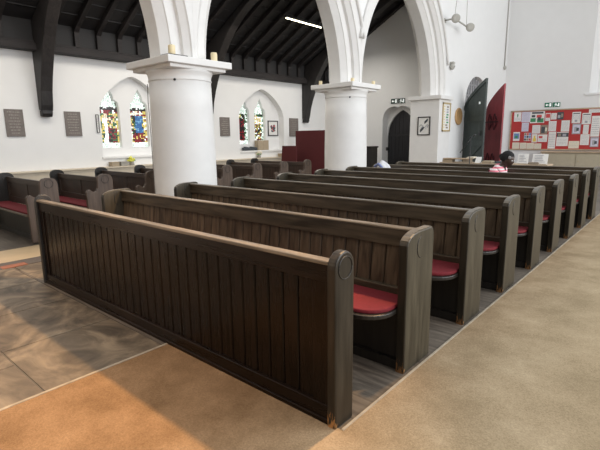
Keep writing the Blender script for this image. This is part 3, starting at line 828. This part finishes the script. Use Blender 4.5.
def exit_sign(loc, w, h, axis, label, green):
    t = thing('exit_sign', label, 'sign', loc)
    mb = MB(); mb.box(-w, -.015, -.02, 0, -h, h, bev=.003); mb.box(.015, w, -.02, 0, -h, h, bev=.003); mb.build('board', green, t)
    mb = MB(); y0, y1 = -.0215, -.0202
    def q(pts):
        mb.prism(pts, 'Y', y0, y1)
    s = w
    # arrow and figure in the left half, running figure and doorway in the right half
    ax0, ax1 = -w*.88, -w*.5
    q([(ax0, 0), (ax0+.05, h*.6), (ax0+.05, h*.2), (ax1, h*.2), (ax1, -h*.2), (ax0+.05, -h*.2), (ax0+.05, -h*.6)])
    q([(-w*.38, -h*.7), (-w*.38, h*.7), (-w*.15, h*.7), (-w*.15, -h*.7)])
    rx = w*.45
    q([(rx-.012, h*.45), (rx+.012, h*.45), (rx+.012, h*.8), (rx-.012, h*.8)])
    q([(rx-.02, -h*.1), (rx+.015, -h*.1), (rx+.022, h*.4), (rx-.012, h*.4)])
    q([(rx-.06, h*.1), (rx-.012, h*.4), (rx-.012, h*.2), (rx-.055, -h*.02)])
    q([(rx-.05, -h*.75), (rx-.01, -h*.1), (rx+.01, -h*.1), (rx-.03, -h*.75)])
    q([(rx+.0, -h*.1), (rx+.04, -h*.45), (rx+.09, -h*.45), (rx+.05, -h*.05)])
    q([(w*.72, -h*.7), (w*.72, h*.7), (w*.9, h*.7), (w*.9, -h*.7)])
    mb.build('pictogram', M['signwhite'], t)
exit_sign((-3.13, 18.398, 2.62), .27, .085, 'Y', 'green and white exit sign above the notice board', M['signgreen'])
exit_sign((-6.81, 12.898, 2.71), .27, .085, 'Y', 'dark green and white exit sign above the pointed dark door', M['signdark'])

# sill and ledge items
def simple(name, mb, mat, label, cat, group=None):
    o = mb.build(name, mat); o['label'] = label; o['category'] = cat
    if group: o['group'] = group
    return o
mb = MB(); mb.box(-10.17, -9.99, 9.12, 9.62, 1.087, 1.42, bev=.006); mb.box(-9.99, -9.985, 9.15, 9.59, 1.12, 1.39); mb.box(-9.99, -9.98, 9.36, 9.38, 1.10, 1.41)
simple('wooden_box', mb, M['box'], 'plain brown wooden box on the sill of the second window', 'box')
for k in range(9):
    hh = .10+.03*((k*7) % 4)/3; yb = 8.50+k*.068
    mb = MB(); mb.box(-10.14, -10.03, yb, yb+.058, 1.087, 1.087+hh, bev=.004); mb.box(-10.028, -10.026, yb+.012, yb+.046, 1.087+hh*.3, 1.087+hh*.7)
    simple('small_book', mb, M['inkdark'], 'small dark book in the row on the second window sill', 'book', 'dark books on the second window sill')
def flowers(y, pale, label):
    t = thing('flower_bunch', label, 'flowers', (-9.9, y, .84))
    mb = MB(); mb.lathe([(.05, 0), (.06, .02), (.045, .08), (.05, .10)], n=14); mb.build('vase', M['greybox'], t)
    mb = MB()
    for k in range(26):
        a = random.uniform(0, 2*PI); r = random.uniform(0, .13); mb.sphere((r*math.cos(a)*.6, r*math.sin(a), .15+random.uniform(-.03, .07)-r*.2), random.uniform(.018, .03), n=8)
    mb.build('blooms', M['yellow'] if not pale else M['cream'], t)
    mb = MB()
    for k in range(12):
        a = random.uniform(0, 2*PI); mb.tube([(0, 0, .09), (.05*math.cos(a), .1*math.sin(a), .13)], .006, 5, taper=.012)
    mb.build('leaves', M['leaf'], t)
flowers(4.42, False, 'bright yellow flower bunch on the ledge below the first window')
flowers(9.06, True, 'pale yellow flower bunch on the ledge below the second window')
for y0_, y1_, mt, lab in ((3.83, 4.02, 'box', 'small tan card box on the ledge below the first window'), (4.07, 4.27, 'greybox', 'small grey card box on the ledge, left of the yellow flowers'), (10.05, 10.45, 'box', 'tan basket-like box on the ledge below the second window, far end')):
    mb = MB(); mb.box(-9.97, -9.80, y0_, y1_, .842, .842+.10, bev=.006); mb.box(-9.975, -9.795, y0_-.004, y1_+.004, .925, .95, bev=.004)
    simple('card_box', mb, M[mt], lab, 'box')
# blue cloth hanging over the back rail of the second row side pew's neighbour
mb = MB()
nx = 14
for k in range(nx):
    a = -8.9+.045*k; b = a+.045; za = .66+.012*math.sin(k*1.3); zb = .66+.012*math.sin((k+1)*1.3)
    mb.quad([(a, 1.98, za), (b, 1.98, zb), (b, 2.5, zb+.01), (a, 2.5, za+.01)], smooth=True)
    mb.quad([(a, 1.98, za), (b, 1.98, zb), (b, 1.98, .40), (a, 1.98, .40)], smooth=True)
# folded cloth on a low table by the wall
simple('blue_cloth', mb, M['blue'], 'bright blue cloth over a low table behind the nearest side pews', 'cloth')
t = thing('low_table', 'low wooden table under the blue cloth by the aisle wall', 'table', (-8.6, 2.24, 0))
mb = MB(); mb.box(-.34, .36, -.24, .27, .60, .64, bev=.005); mb.build('tabletop', M['oak'], t)
for sx in (-.3, .3):
    for sy in (-.2, .2):
        mb = MB(); mb.box(sx-.02, sx+.02, sy-.02, sy+.02, 0, .60); mb.build('leg', M['oak'], t)

# burgundy screens
def screen(x0, x1, y, h, label, slant=0):
    t = thing('display_screen', label, 'screen', ((x0+x1)/2, y, 0)); w = (x1-x0)/2
    mb = MB(); mb.prism([(-w-slant, .12), (w, .12), (w, h), (-w, h)], 'Y', -.02, .02, bev=.006); mb.build('fabric_panel', M['burg'], t)
    for sx in (-w+.05, w-.05):
        mb = MB(); mb.box(sx-.02, sx+.02, -.2, .2, 0, .03, bev=.004); mb.box(sx-.015, sx+.015, -.018, .018, .02, .14); mb.build('foot', M['dark'], t)
screen(-9.50, -7.75, 10.5, 1.73, 'large burgundy fabric screen standing in the aisle behind the farther column')
screen(-9.60, -8.95, 9.9, 1.22, 'low burgundy fabric screen in front of the large one, beside the ledge', slant=.1)

# dark cupboard right of the farther column
t = thing('dark_cupboard', 'narrow dark wooden cupboard beside the pointed door', 'cupboard', (-7.35, 11.75, 0))
mb = MB(); mb.box(-.42, .32, -.2, .2, .05, 1.12, bev=.006); mb.build('carcass', M['black'], t)
mb = MB(); mb.box(-.45, .35, -.23, .22, 1.12, 1.17, bev=.008); mb.build('top', M['black'], t)
for a, b in ((-.40, -.06), (-.04, .30)):
    mb = MB(); mb.box(a, b, -.218, -.2, .10, 1.08, bev=.004); d = mb.build('door', M['truss'], t)
    mb = MB(); mb.sphere((b-.04 if a < -.2 else a+.04, -.228, .6), .014, n=8); mb.build('knob', M['gold'], d)
mb = MB(); mb.box(-.42, .32, -.2, .2, 0, .05); mb.build('plinth', M['dark'], t)

# open double doors
def door_leaf(name, hinge, ang, wid, tallfree, tallhinge, mat, mirror, label, strap, brace):
    t = thing(name, label, 'door', hinge, rz=ang)
    g = lambda q: 2.46+.83*(max(0, 1-abs(q)/NW))**.64
    nb_ = 7
    mb = MB()
    for k in range(nb_):
        a = wid*k/nb_; b = wid*(k+1)/nb_
        poly = [(a+.003, .03)]+[(a+.003+(b-a-.006)*q/3, g(NW-(a+(b-a)*q/3)*NW/wid)) for q in range(4)]+[(b-.003, .03)]
        mb.prism(poly, 'Y', -.03, .03)
    mb.build('boards', mat, t)
    mb = MB()
    s = -1 if not mirror else 1
    y0, y1 = (s*.03, s*.055) if s > 0 else (-.055, -.03)
    if brace:
        for z in (.35, 1.15, 1.95):
            mb = MB(); mb.box(.03, wid-.03, y0, y1, z, z+.16, bev=.005); mb.build('ledge', mat, t)
        mb = MB()
        mb.prism([(.08, .51), (.22, .51), (wid-.05, 1.15), (wid-.19, 1.15)], 'Y', y0, y1)
        mb.build('brace', mat, t); mb = MB()
        pts_o = [(wid*k/14, g(NW-NW*k/14)) for k in range(15)]
        mb.prism(pts_o+[(p[0], max(2.2, p[1]-.12)) for p in pts_o[::-1]], 'Y', y0, y1)
        mb.build('arched_rim', mat, t)
        mb = MB(); mb.box(wid-.2, wid-.12, y0-.03, y0+.002, 1.5, 1.62, bev=.005); mb.build('lock', M['dark'], t)
        mb = MB(); mb.box(wid-.27, wid-.21, y0-.012, y0+.002, 2.50, 2.57); mb.build('small_notice', M['signwhite'], t)
    if strap:
        for z in (.5, 1.95):
            mb = MB()
            mb.box(.0, wid*.8, y0, y1, z, z+.05)
            for cx in (wid*.32, wid*.62):
                for sg in (-1, 1):
                    pts = [(cx-.16+.02*q*1.0, 0, z+.025+sg*(.02+.27*math.sin(q/9*PI*.9))) for q in range(10)]
                    mb.tube([(p[0], (y0+y1)/2, p[2]) for p in pts], .018, 6)
                    mb.tube([(cx+.02, (y0+y1)/2, z+.025), (cx+.09, (y0+y1)/2, z+.025+sg*.12), (cx+.05, (y0+y1)/2, z+.025+sg*.2)], .016, 6)
            mb.build('scroll_hinge', M['hinge'], t)
    return t
# near leaf swings out towards the camera; far leaf stands half open
a1 = math.atan2(13.62-14.25, -4.03+4.94)
door_leaf('green_door_leaf', (-4.925, 14.22, 0), a1, 1.10, 3.3, 2.5, M['greendoor'], False, 'dark green arched door leaf standing open beside the wooden disc', False, True)
a2 = math.atan2(15.62-16.38, -4.10+4.94)
door_leaf('red_door_leaf', (-4.925, 16.40, 0), a2, 1.12, 3.3, 2.5, M['reddoor'], False, 'crimson arched door leaf with black scroll hinges, behind the green one', True, False)

# ================================================================== NOTICE BOARD AND BACK
t = thing('notice_board', 'long red felt notice board in a wooden frame on the back wall', 'notice board', (-2.9, 18.36, 0))
bx0, bx1, bz0, bz1 = -4.62+2.9, -1.05+2.9, .88, 2.45
mb = MB(); mb.box(bx0, bx1, 0, .03, bz0, bz1); mb.build('felt', M['redfelt'], t)
mb = MB(); mb.box(bx0, bx1, -.02, .035, bz1-.045, bz1, bev=.004); mb.box(bx0, bx1, -.02, .035, bz0, bz0+.045, bev=.004); mb.box(bx0, bx0+.045, -.02, .035, bz0, bz1, bev=.004); mb.box(bx1-.045, bx1, -.02, .035, bz0, bz1, bev=.004)
mb.build('frame', M['oak'], t)
papers = [(-4.49, -4.22, 2.02, 2.39, 'emblem'), (-4.2, -3.88, 1.99, 2.39, 'lilac'), (-4.17, -3.91, 1.62, 1.97, 'lilac'), (-3.88, -3.36, 1.94, 2.39, 'green'), (-3.33, -3.15, 2.01, 2.31, 'red'),
 (-3.13, -2.94, 2.06, 2.3, 'text'), (-2.92, -2.7, 2.05, 2.33, 'dark'), (-4.47, -4.22, 1.24, 1.6, 'blue'), (-4.05, -3.79, 1.24, 1.56, 'photos'), (-3.77, -3.48, 1.53, 1.86, 'text'), (-3.46, -3.21, 1.51, 1.86, 'brown'),
 (-3.19, -2.92, 1.61, 2.0, 'text'), (-3.76, -3.56, 1.18, 1.51, 'yellow'), (-3.54, -3.2, 1.2, 1.49, 'pinkish'), (-3.16, -2.9, 0.94, 1.59, 'text'), (-2.75, -2.47, 1.59, 2.01, 'text'), (-2.87, -2.47, 1.04, 1.57, 'strip'),
 (-2.44, -2.09, 0.95, 1.23, 'cream'), (-2.41, -2.13, 1.9, 2.31, 'form'), (-2.37, -2.09, 1.49, 1.88, 'greypic'), (-2.08, -1.79, 1.85, 2.26, 'form'), (-2.01, -1.83, 1.49, 1.83, 'text'), (-2.07, -1.78, 1.08, 1.48, 'text'),
 (-1.76, -1.48, 1.39, 2.14, 'text'), (-1.74, -1.47, 1.01, 1.37, 'greypic'), (-1.88, -1.47, 2.26, 2.39, 'text'), (-4.48, -4.21, 0.93, 1.18, 'cream'), (-4.19, -3.94, 0.93, 1.17, 'cream'), (-3.93, -3.66, 0.93, 1.16, 'cream'), (-3.65, -3.39, 0.93, 1.14, 'cream')]
plabels = ['white sheet with a small green emblem, top left corner of the red notice board', 'pale lilac text sheet, second along the top row of the notice board', 'pale lilac text sheet hanging below the top lilac one',
 'wide white poster with dark green pictures in the top row', 'small red and white picture sheet right of the green picture poster', 'small white text flyer left of the dark grey photo, top row', 'small dark grey photo near the middle of the top row',
 'blue picture on white card at the left edge of the notice board', 'small sheet of dark photos right of the blue picture', 'white text sheet left of the brown photo, middle row', 'brown-grey photo in the middle row of the notice board',
 'white text sheet right of the brown photo', 'narrow white sheet with a yellow shape, lower row', 'white and pink landscape sheet under the brown photo', 'tall white text sheet at the lower middle of the board', 'white text sheet alone on red, above the dark photo strip sheet',
 'white sheet headed by a dark photo strip', 'cream landscape sheet low on the right half of the notice board', 'white printed form above the grey-lilac picture', 'grey-lilac picture sheet right of centre', 'white printed form in the top row, farthest right',
 'small narrow white sheet under the rightmost printed form', 'white sheet right of the cream landscape one', 'tall white sheet near the right edge of the frame', 'grey photo below the tall right-hand sheet', 'wide white strip at the top right of the notice board',
 'cream sheet in the bottom row, at the left corner', 'cream sheet in the bottom row, second from the left corner', 'cream sheet in the bottom row, third from the left corner', 'cream sheet in the bottom row, fourth from the left corner']
for i, ((xa, xb, za, zb, kd), lab) in enumerate(zip(papers, plabels)):
    mb = MB(); w, h = xb-xa, zb-za
    base = {'lilac': 'lilac', 'cream': 'cream', 'dark': 'inkdark', 'brown': 'inkbrown', 'greypic': 'inkgrey'}.get(kd, 'paper')
    mb.box(0, w, -.004, 0, 0, h, mat=M[base])
    def ink(u0, u1, z0, z1, c, d=.0055): mb.box(w*u0, w*u1, -d, -.003, h*z0, h*z1, mat=M[c])
    def lines(z0, z1, n=6, c='inkgrey'):
        for k in range(n):
            z = z1-(z1-z0)*(k+.5)/n; u = .1
            while u < .86:
                l = random.uniform(.05, .2); ink(u, min(.9, u+l), z-.012, z+.012, c); u += l+.04
    if kd == 'emblem': ink(.42, .58, .55, .8, 'inkgreen'); ink(.46, .54, .45, .55, 'inkgreen'); lines(.1, .35, 3)
    elif kd in ('lilac', 'text'): lines(.08, .9, 8)
    elif kd == 'green':
        ink(.1, .9, .8, .95, 'inkdark'); ink(.03, .4, .1, .42, 'inkgreen'); ink(.5, .95, .05, .4, 'inkgreen'); ink(.1, .35, .5, .7, 'inkdark'); ink(.45, .8, .45, .7, 'inkred'); ink(.55, .75, .2, .5, 'inkdark', .0065)
    elif kd == 'red': ink(.1, .9, .4, .9, 'inkred'); lines(.05, .35, 3)
    elif kd == 'dark': ink(.1, .5, .2, .6, 'inkgrey'); ink(.6, .9, .3, .8, 'inkbrown')
    elif kd == 'blue': ink(.1, .9, .25, .85, 'inkblue'); ink(.3, .7, .3, .6, 'inkgreen', .0065)
    elif kd == 'photos':
        for a in (0.03, .36, .69):
            for b_ in (.05, .38, .7): ink(a, a+.28, b_, b_+.27, random.choice(['inkdark', 'inkblue', 'inkred', 'inkbrown']))
    elif kd == 'brown': ink(.1, .6, .1, .8, 'inkdark'); ink(.65, .9, .3, .7, 'cream')
    elif kd == 'yellow': ink(.2, .8, .1, .5, 'inkyellow'); ink(.35, .65, .5, .8, 'inkyellow')
    elif kd == 'pinkish': ink(.1, .5, .5, .8, 'inkred'); lines(.1, .45, 4)
    elif kd == 'strip': ink(.0, 1, .66, .95, 'inkdark'); ink(.1, .35, .7, .9, 'inkbrown', .0065); ink(.5, .8, .7, .88, 'inkgrey', .0065); lines(.1, .55, 4)
    elif kd == 'form': ink(.1, .9, .82, .9, 'inkdark'); lines(.35, .75, 5); ink(.35, .65, .1, .3, 'inkgrey'); ink(.08, .11, .1, .8, 'inkgrey'); ink(.89, .92, .1, .8, 'inkgrey')
    elif kd == 'greypic': ink(.1, .9, .1, .85, 'lilac'); ink(.25, .6, .2, .7, 'inkgrey', .0065); ink(.5, .8, .3, .6, 'inkdark', .007)
    elif kd == 'cream': lines(.1, .9, 4)
    o = mb.build('pinned_sheet', None); o.location = (xa, 18.358-.0004*(i % 3), za); o['label'] = lab; o['category'] = 'paper'; o['group'] = 'papers pinned on the notice board'
# cupboard below the board, right
t = thing('low_cupboard', 'low beige panelled cupboard under the right half of the notice board', 'cupboard', (-1.2, 18.05, 0))
mb = MB(); mb.box(-2.0, 2.4, -.25, .3, 0, .80, bev=.008); mb.build('carcass', M['oakbeige'], t)
mb = MB(); mb.box(-2.06, 2.46, -.30, .32, .80, .85, bev=.01); mb.build('top', M['oak'], t)
for k in range(4):
    mb = MB(); a = -1.93+k*1.08; mb.box(a, a+1.02, -.27, -.25, .08, .76, bev=.006); d = mb.build('door', M['oakbeige'], t)
    mb = MB(); mb.sphere((a+.08, -.285, .5), .018, n=8); mb.build('knob', M['gold'], d)
mb = MB(); mb.box(-2.02, -1.92, -.28, .3, 0, .80, bev=.006); mb.build('side_post', M['oak'], t)

# table behind the pews
TY = 11.0
t = thing('trestle_table', 'long pale wooden table behind the farthest main pew', 'table', (-2.95, TY+.28, 0))
mb = MB(); mb.box(-1.40, 1.45, -.3, .3, .70, .74, bev=.006); mb.build('tabletop', M['oak'], t)
for sx in (-1.25, 1.3):
    for sy in (-.22, .22):
        mb = MB(); mb.box(sx-.03, sx+.03, sy-.03, sy+.03, 0, .70, bev=.004); mb.build('leg', M['oak'], t)
t = thing('wooden_crate', 'pale wooden tray stack at the left end of the long table', 'crate', (-4.02, TY+.2, .742))
mb = MB(); mb.box(-.28, .0, -.12, .14, 0, .08, bev=.006); mb.build('crate_box', M['box'], t)
mb = MB(); mb.box(-.26, .52, -.15, .16, .085, .115, bev=.005); mb.build('lid', M['oak'], t)
mb = MB(); mb.box(.32, .50, -.12, .14, 0, .085, bev=.006); mb.build('support', M['inkbrown'], t)
for k, (x, w_, h_, mt, lab) in enumerate(((-3.62, .2, .05, 'cream', 'stack of cream leaflets on the long table'), (-3.36, .15, .10, 'paper', 'upright white card holder on the long table near the microphone stand'), (-3.15, .26, .05, 'box', 'flat brown box on the long table near the microphone stand'), (-2.82, .3, .04, 'inkdark', 'dark folder lying on the long table behind the person'))):
    mb = MB()
    if k == 0:
        for q in range(5): mb.box(x+.01*q, x+w_+.006*q, TY+.1, TY+.32, .859+q*.009, .859+.008+q*.009)
    elif k == 1:
        mb.prism([(TY+.1, .742), (TY+.14, .742), (TY+.20, .742+h_+.06), (TY+.19, .742+h_+.06)], 'X', x, x+w_); mb.box(x, x+w_, TY+.06, TY+.2, .742, .75)
    else: mb.box(x, x+w_, TY+.05, TY+.3, .742, .742+h_, bev=.006); mb.box(x+.01, x+w_-.01, TY+.06, TY+.29, .742+h_, .742+h_+.01, bev=.003)
    simple(['leaflet_stack', 'card_holder', 'flat_box', 'folder'][k], mb, M[mt], lab, ['leaflets', 'card holder', 'box', 'folder'][k])
for x, w_, h_, lab in ((-2.28, .26, .26, 'small white notice standing on the long table, left of the larger one'), (-1.92, .36, .26, 'larger white notice standing on the long table by the cupboard')):
    t = thing('table_notice', lab, 'notice', (x, TY+.2, .742))
    mb = MB(); mb.prism([(-.02, 0), (.0, 0), (.07, h_), (.06, h_)], 'X', 0, w_); mb.build('sheet', M['paper'], t)
    mb = MB()
    for q in range(5): mb.prism([(-.0215+.065*(q*.16+.2), h_*(q*.16+.2)), (-.024+.065*(q*.16+.2), h_*(q*.16+.2)), (-.024+.065*(q*.16+.25)+.003, h_*(q*.16+.25)), (-.0215+.065*(q*.16+.25)+.003, h_*(q*.16+.25))], 'X', w_*.15, w_*random.uniform(.6, .9))
    mb.build('print', M['inkgrey'], t)
    mb = MB(); mb.box(w_*.1, w_*.95, -.08, .10, 0, .012); mb.build('foot', M['box'], t)
mb = MB()
mb.box(-1.97, -1.72, TY+.02, TY+.1, .742, .79, bev=.006); mb.box(-1.95, -1.74, TY+.03, TY+.09, .79, .80)
simple('collection_box', mb, M['inkbrown'], 'small brown box in front of the larger standing notice', 'box')
# mic stand
t = thing('microphone_stand', 'black boom microphone stand in front of the green door', 'microphone stand', (-3.42, 10.85, 0))
mb = MB(); mb.lathe([(.13, 0), (.13, .02), (.03, .035), (.015, .05)], n=20); mb.build('base', M['dark'], t)
mb = MB(); mb.tube([(0, 0, .04), (0, 0, 1.44)], .012, 8); mb.sphere((0, 0, 1.44), .028, n=10); mb.build('pole', M['dark'], t)
mb = MB(); mb.tube([(.06, 0, 1.49), (-.26, -.06, 1.02)], .010, 8); mb.build('boom', M['dark'], t)
mb = MB(); mb.tube([(.05, 0, 1.48), (.12, .02, 1.51)], .018, 8, taper=.026); mb.build('microphone', M['dark'], t)

# white and blue bag on a pew rail
t = thing('cloth_bag', 'white and blue cloth bag slumped on the left end of a far pew', 'bag', (-3.66, 6.66, .453))
mb = MB()
bmt = bmesh.new(); bmesh.ops.create_uvsphere(bmt, u_segments=24, v_segments=14, radius=1)
for v in bmt.verts:
    n_ = 1+.08*math.sin(5*v.co.x+3*v.co.z)+.05*math.sin(9*v.co.y+2); z = v.co.z
    v.co = Vector((v.co.x*.19*n_, v.co.y*.13*n_, .27+max(-.27, z*.262*n_)))
for f in bmt.faces: f.smooth = True
mb.merge(bmt); mb.build('bag_body', M['fabric_white'], t)
mb = MB(); mb.tube([(-.19, -.05, .34), (-.15, -.09, .44), (-.06, -.12, .485), (.02, -.125, .42), (.03, -.14, .3)], .028, 8); mb.build('blue_strap', M['fabric_blue'], t)

# light strip in the aisle roof
t = thing('strip_light', 'glowing fluorescent strip light under the dark aisle roof', 'light', (-7.95, 9.2, 4.86))
mb = MB(); mb.box(-.03, .03, -.84, .84, -.01, .05, bev=.008); mb.build('housing', M['dark'], t)
mb = MB(); mb.tube([(0, -.80, -.025), (0, .80, -.025)], .016, 10); mb.build('tube', M['strip_glow'], t)

# ================================================================== PERSON (seated on the eighth pew, turned to the right)
def skin_mesh(name, chains, mat, parent, sub=2, subs=None):
    """chains: list of [(co, r), ...]; the first point of later chains may be ('@', index) to branch"""
    verts, edges, rad = [], [], []
    for ch in chains:
        prev = None
        for it in ch:
            if it[0] == '@': prev = it[1]; continue
            verts.append(it[0]); rad.append(it[1]); i = len(verts)-1
            if prev is not None: edges.append((prev, i))
            prev = i
    me = bpy.data.meshes.new(name); me.from_pydata(verts, edges, [])
    o = bpy.data.objects.new(name, me); C.objects.link(o)
    sk = o.modifiers.new('s', 'SKIN'); sk.use_smooth_shade = True
    for v, r in zip(me.skin_vertices[0].data, rad): v.radius = (r, r) if not isinstance(r, tuple) else r
    me.skin_vertices[0].data[0].use_root = True
    ss = o.modifiers.new('u', 'SUBSURF'); ss.levels = sub; ss.render_levels = sub
    dg_ = bpy.context.evaluated_depsgraph_get(); dg_.update()
    nm = bpy.data.meshes.new_from_object(o.evaluated_get(dg_))
    o.modifiers.clear(); o.data = nm; nm.materials.clear(); nm.materials.append(mat)
    for p in nm.polygons: p.use_smooth = True
    if parent: o.parent = parent
    return o
SY = .732+.9908*6    # origin of the last pew
# person faces +x in its own frame; origin on the floor below the pelvis
pp = thing('person', 'person in pink and white striped top sitting on a far pew, head bowed', 'person', (-1.37, SY-.06, .03), rz=-.12)
body = skin_mesh('body', [
    [((0, 0, .56), .125), ((.01, 0, .66), .115), ((.04, 0, .78), .125), ((.08, 0, .875), .10), ((.115, 0, .945), .052), ((.145, 0, .99), .048)],
    [('@', 3), ((.07, .13, .865), .066), ((.06, .185, .80), .052), ((.08, .20, .66), .043), ((.20, .16, .585), .036), ((.31, .09, .60), .026), ((.355, .07, .605), .024)],
    [('@', 3), ((.07, -.13, .865), .066), ((.06, -.185, .80), .052), ((.08, -.20, .66), .043), ((.20, -.16, .585), .036), ((.31, -.09, .60), .026), ((.355, -.07, .605), .024)],
    [('@', 0), ((.08, .085, .54), .088), ((.40, .09, .535), .068), ((.46, .09, .48), .06), ((.45, -.0, .28), .048), ((.44, -.04, .06), .036), ((.54, -.05, .015), .030)],
    [('@', 0), ((.08, -.085, .54), .088), ((.40, -.09, .535), .068), ((.46, -.10, .48), .06), ((.46, -.13, .28), .048), ((.45, -.15, .06), .036), ((.55, -.16, .015), .030)],
], M['skin'], pp)
# head with face
def head_mesh():
    t = bmesh.new(); bmesh.ops.create_uvsphere(t, u_segments=28, v_segments=20, radius=1)
    for v in t.verts:
        x, y, z = v.co; X = x*.098; Y = y*.076; Z = z*.122
        if z < -.2: X *= 1-.18*(-z-.2); Y *= 1-.38*(-z-.2)
        if x > .75 and abs(y) < .3: X += .010*max(0, 1-abs(z+.12)/.22)*(1-abs(y)/.3)*2.2    # nose
        if x > .6 and abs(y) < .5 and -.62 < z < -.40: X += .009                              # lips
        if x > .6 and z < -.72: X += .012
        if x > .7 and .0 < z < .16 and .18 < abs(y) < .55: X -= .007                          # eye sockets
        if x > .7 and .16 <= z < .32: X += .004
        v.co = Vector((X, Y, Z))
    for f in t.faces: f.smooth = True
    return t
hd = bpy.data.objects.new('head_pivot_tmp', None)
hmat = Matrix.Translation((.195, 0, 1.045)) @ Matrix.Rotation(.28, 4, 'Y') @ Matrix.Scale(1.06, 4)
mb = MB(); mb.merge(head_mesh(), M['skin'], hmat)
for sy in (-1, 1):
    e = MB(); e.sphere((0, 0, 0), .03, sc=(.55, .3, 1)); mb.merge(e.bm, M['skin'], hmat @ Matrix.Translation((-.005, sy*.078, -.005)))
    e = MB(); e.sphere((0, 0, 0), .012); mb.merge(e.bm, M['eyewhite'], hmat @ Matrix.Translation((.083, sy*.03, .012)))
mb.build('head', None, pp)
mb = MB(); t_ = bmesh.new(); bmesh.ops.create_uvsphere(t_, u_segments=28, v_segments=18, radius=1)
for v in t_.verts:
    x, y, z = v.co; n_ = 1+.04*math.sin(14*x+7*z)*math.sin(13*y+4)
    cut = 1.0
    if x > .30 and z < .45: cut = .80
    if z < -.35: cut *= .80
    v.co = Vector((x*.112*n_*cut-.018, y*.09*n_*cut, z*.128*n_*cut+.018))
for f in t_.faces: f.smooth = True
mb.merge(t_, M['hair'], hmat)
e = MB(); e.sphere((0, 0, 0), .055, sc=(1, 1, .9)); mb.merge(e.bm, M['hair'], hmat @ Matrix.Translation((-.10, 0, .03)))
for sy in (-1, 1):
    e = MB(); e.sphere((0, 0, 0), .028, sc=(.9, .25, 1.0)); mb.merge(e.bm, M['grey_hair'], hmat @ Matrix.Translation((.045, sy*.072, .055)))
mb.build('hair', None, pp)
top = skin_mesh('striped_top', [
    [((-.005, 0, .52), .138), ((0, 0, .64), .135), ((.02, 0, .77), .150), ((.05, 0, .878), .135), ((.09, 0, .945), .075)],
    [('@', 3), ((.065, .13, .868), .080), ((.055, .19, .80), .066), ((.075, .205, .67), .058)],
    [('@', 3), ((.065, -.13, .868), .080), ((.055, -.19, .80), .066), ((.075, -.205, .67), .058)]], M['pink'], pp)
sk = skin_mesh('skirt', [
    [((-.02, 0, .545), .145), ((.12, 0, .54), .150), ((.40, 0, .525), .135), ((.47, -.02, .42), .12), ((.47, -.04, .24), .12)]], M['denim'], pp)
for s_ in (-1, 1):
    mb = MB()
    base = Vector((.36, s_*.068, .605)); mb.sphere(base+Vector((.03, 0, 0)), .034, sc=(1.25, .9, .55), n=12)
    for k, l in enumerate((.055, .065, .06, .048)):
        yy = base.y+(k-1.5)*.018; mb.tube([(base.x+.055, yy, .605), (base.x+.055+l*.6, yy, .600), (base.x+.05+l, yy, .580)], .0085, 7, taper=.007)
    mb.tube([(base.x+.01, base.y-s_*.03, .605), (base.x+.04, base.y-s_*.05, .60), (base.x+.065, base.y-s_*.052, .592)], .010, 7, taper=.008)
    mb.build('hand', M['skin'], pp)
    mb = MB(); cy_ = -.05 if s_ > 0 else -.155
    mb.sphere((.52, cy_, .004), .06, sc=(1.9, .75, .55)); mb.build('shoe', M['dark'], pp)

# ================================================================== LIGHT
w = bpy.data.worlds.new('World'); scn.world = w; w.use_nodes = True
bg = w.node_tree.nodes['Background']; bg.inputs[1].default_value = 1.02
_n = w.node_tree; _tc = _n.nodes.new('ShaderNodeTexCoord'); _dp = _n.nodes.new('ShaderNodeVectorMath'); _dp.operation = 'DOT_PRODUCT'
_dp.inputs[1].default_value = Vector((.42, .50, .76)).normalized()   # bright high windows on the far right, dim chancel behind
_n.links.new(_tc.outputs['Generated'], _dp.inputs[0])
_rp = ramp(_n, [(.0, (.045, .042, .04)), (.36, (.10, .095, .09)), (.62, (.55, .57, .60)), (1.0, (.92, .97, 1.0))])
_mr = _n.nodes.new('ShaderNodeMapRange'); _mr.inputs[1].default_value = -1; _mr.inputs[2].default_value = 1
_n.links.new(_dp.outputs['Value'], _mr.inputs[0]); _n.links.new(_mr.outputs[0], _rp.inputs[0]); _n.links.new(_rp.outputs[0], bg.inputs[0])
def area(name, loc, rot, sx, sy, power, col, spread=PI):
    l = bpy.data.lights.new(name, 'AREA'); l.shape = 'RECTANGLE'; l.size = sx; l.size_y = sy; l.energy = power; l.color = col; l.spread = spread
    o = bpy.data.objects.new(name, l); C.objects.link(o); o.location = loc; o.rotation_euler = rot; return o
# warm hanging lamp over the front pews, throws the shadow of the front panel forward
l = bpy.data.lights.new('warm_lamp', 'SPOT'); l.energy = 2500; l.color = (1, .62, .30); l.shadow_soft_size = .12; l.spot_size = 1.0; l.spot_blend = .75
o = bpy.data.objects.new('warm_lamp', l); C.objects.link(o); o.location = (.15, 3.0, 6.0)
o.rotation_euler = (Vector((-2.6, -1.7, 0))-Vector((.15, 3.0, 6.0))).to_track_quat('-Z', 'Y').to_euler()
# south windows, cool daylight from the right
area('daylight_right', (8.5, 6, 4.2), (0, PI/2-.2, 0), 4, 16, 1000, (.97, .98, 1))
# added fill lights brightening the aisle, not visible fittings
area('aisle_fill', (-7.9, 4.0, 4.5), (0, 0, 0), 1.2, 9, 145, (1, .93, .83))
area('aisle_fill_end', (-7.9, 10.4, 4.4), (0, 0, 0), 1.2, 3, 38, (1, .94, .85))
# warm chancel light from the left front
area('chancel_light', (-4.0, -6.0, 4.0), (math.radians(62), 0, math.radians(-8)), 3, 2, 60, (1, .70, .40))

area('warm_fill', (-2.6, -1.9, 4.6), (0, 0, 0), 3, 2, 30, (1, .60, .32), 2.0)  # added soft fill that warms the floor in front, no lamp hangs there
scn.view_settings.view_transform = 'Standard'
scn.view_settings.exposure = .3
scn.view_settings.look = 'None'
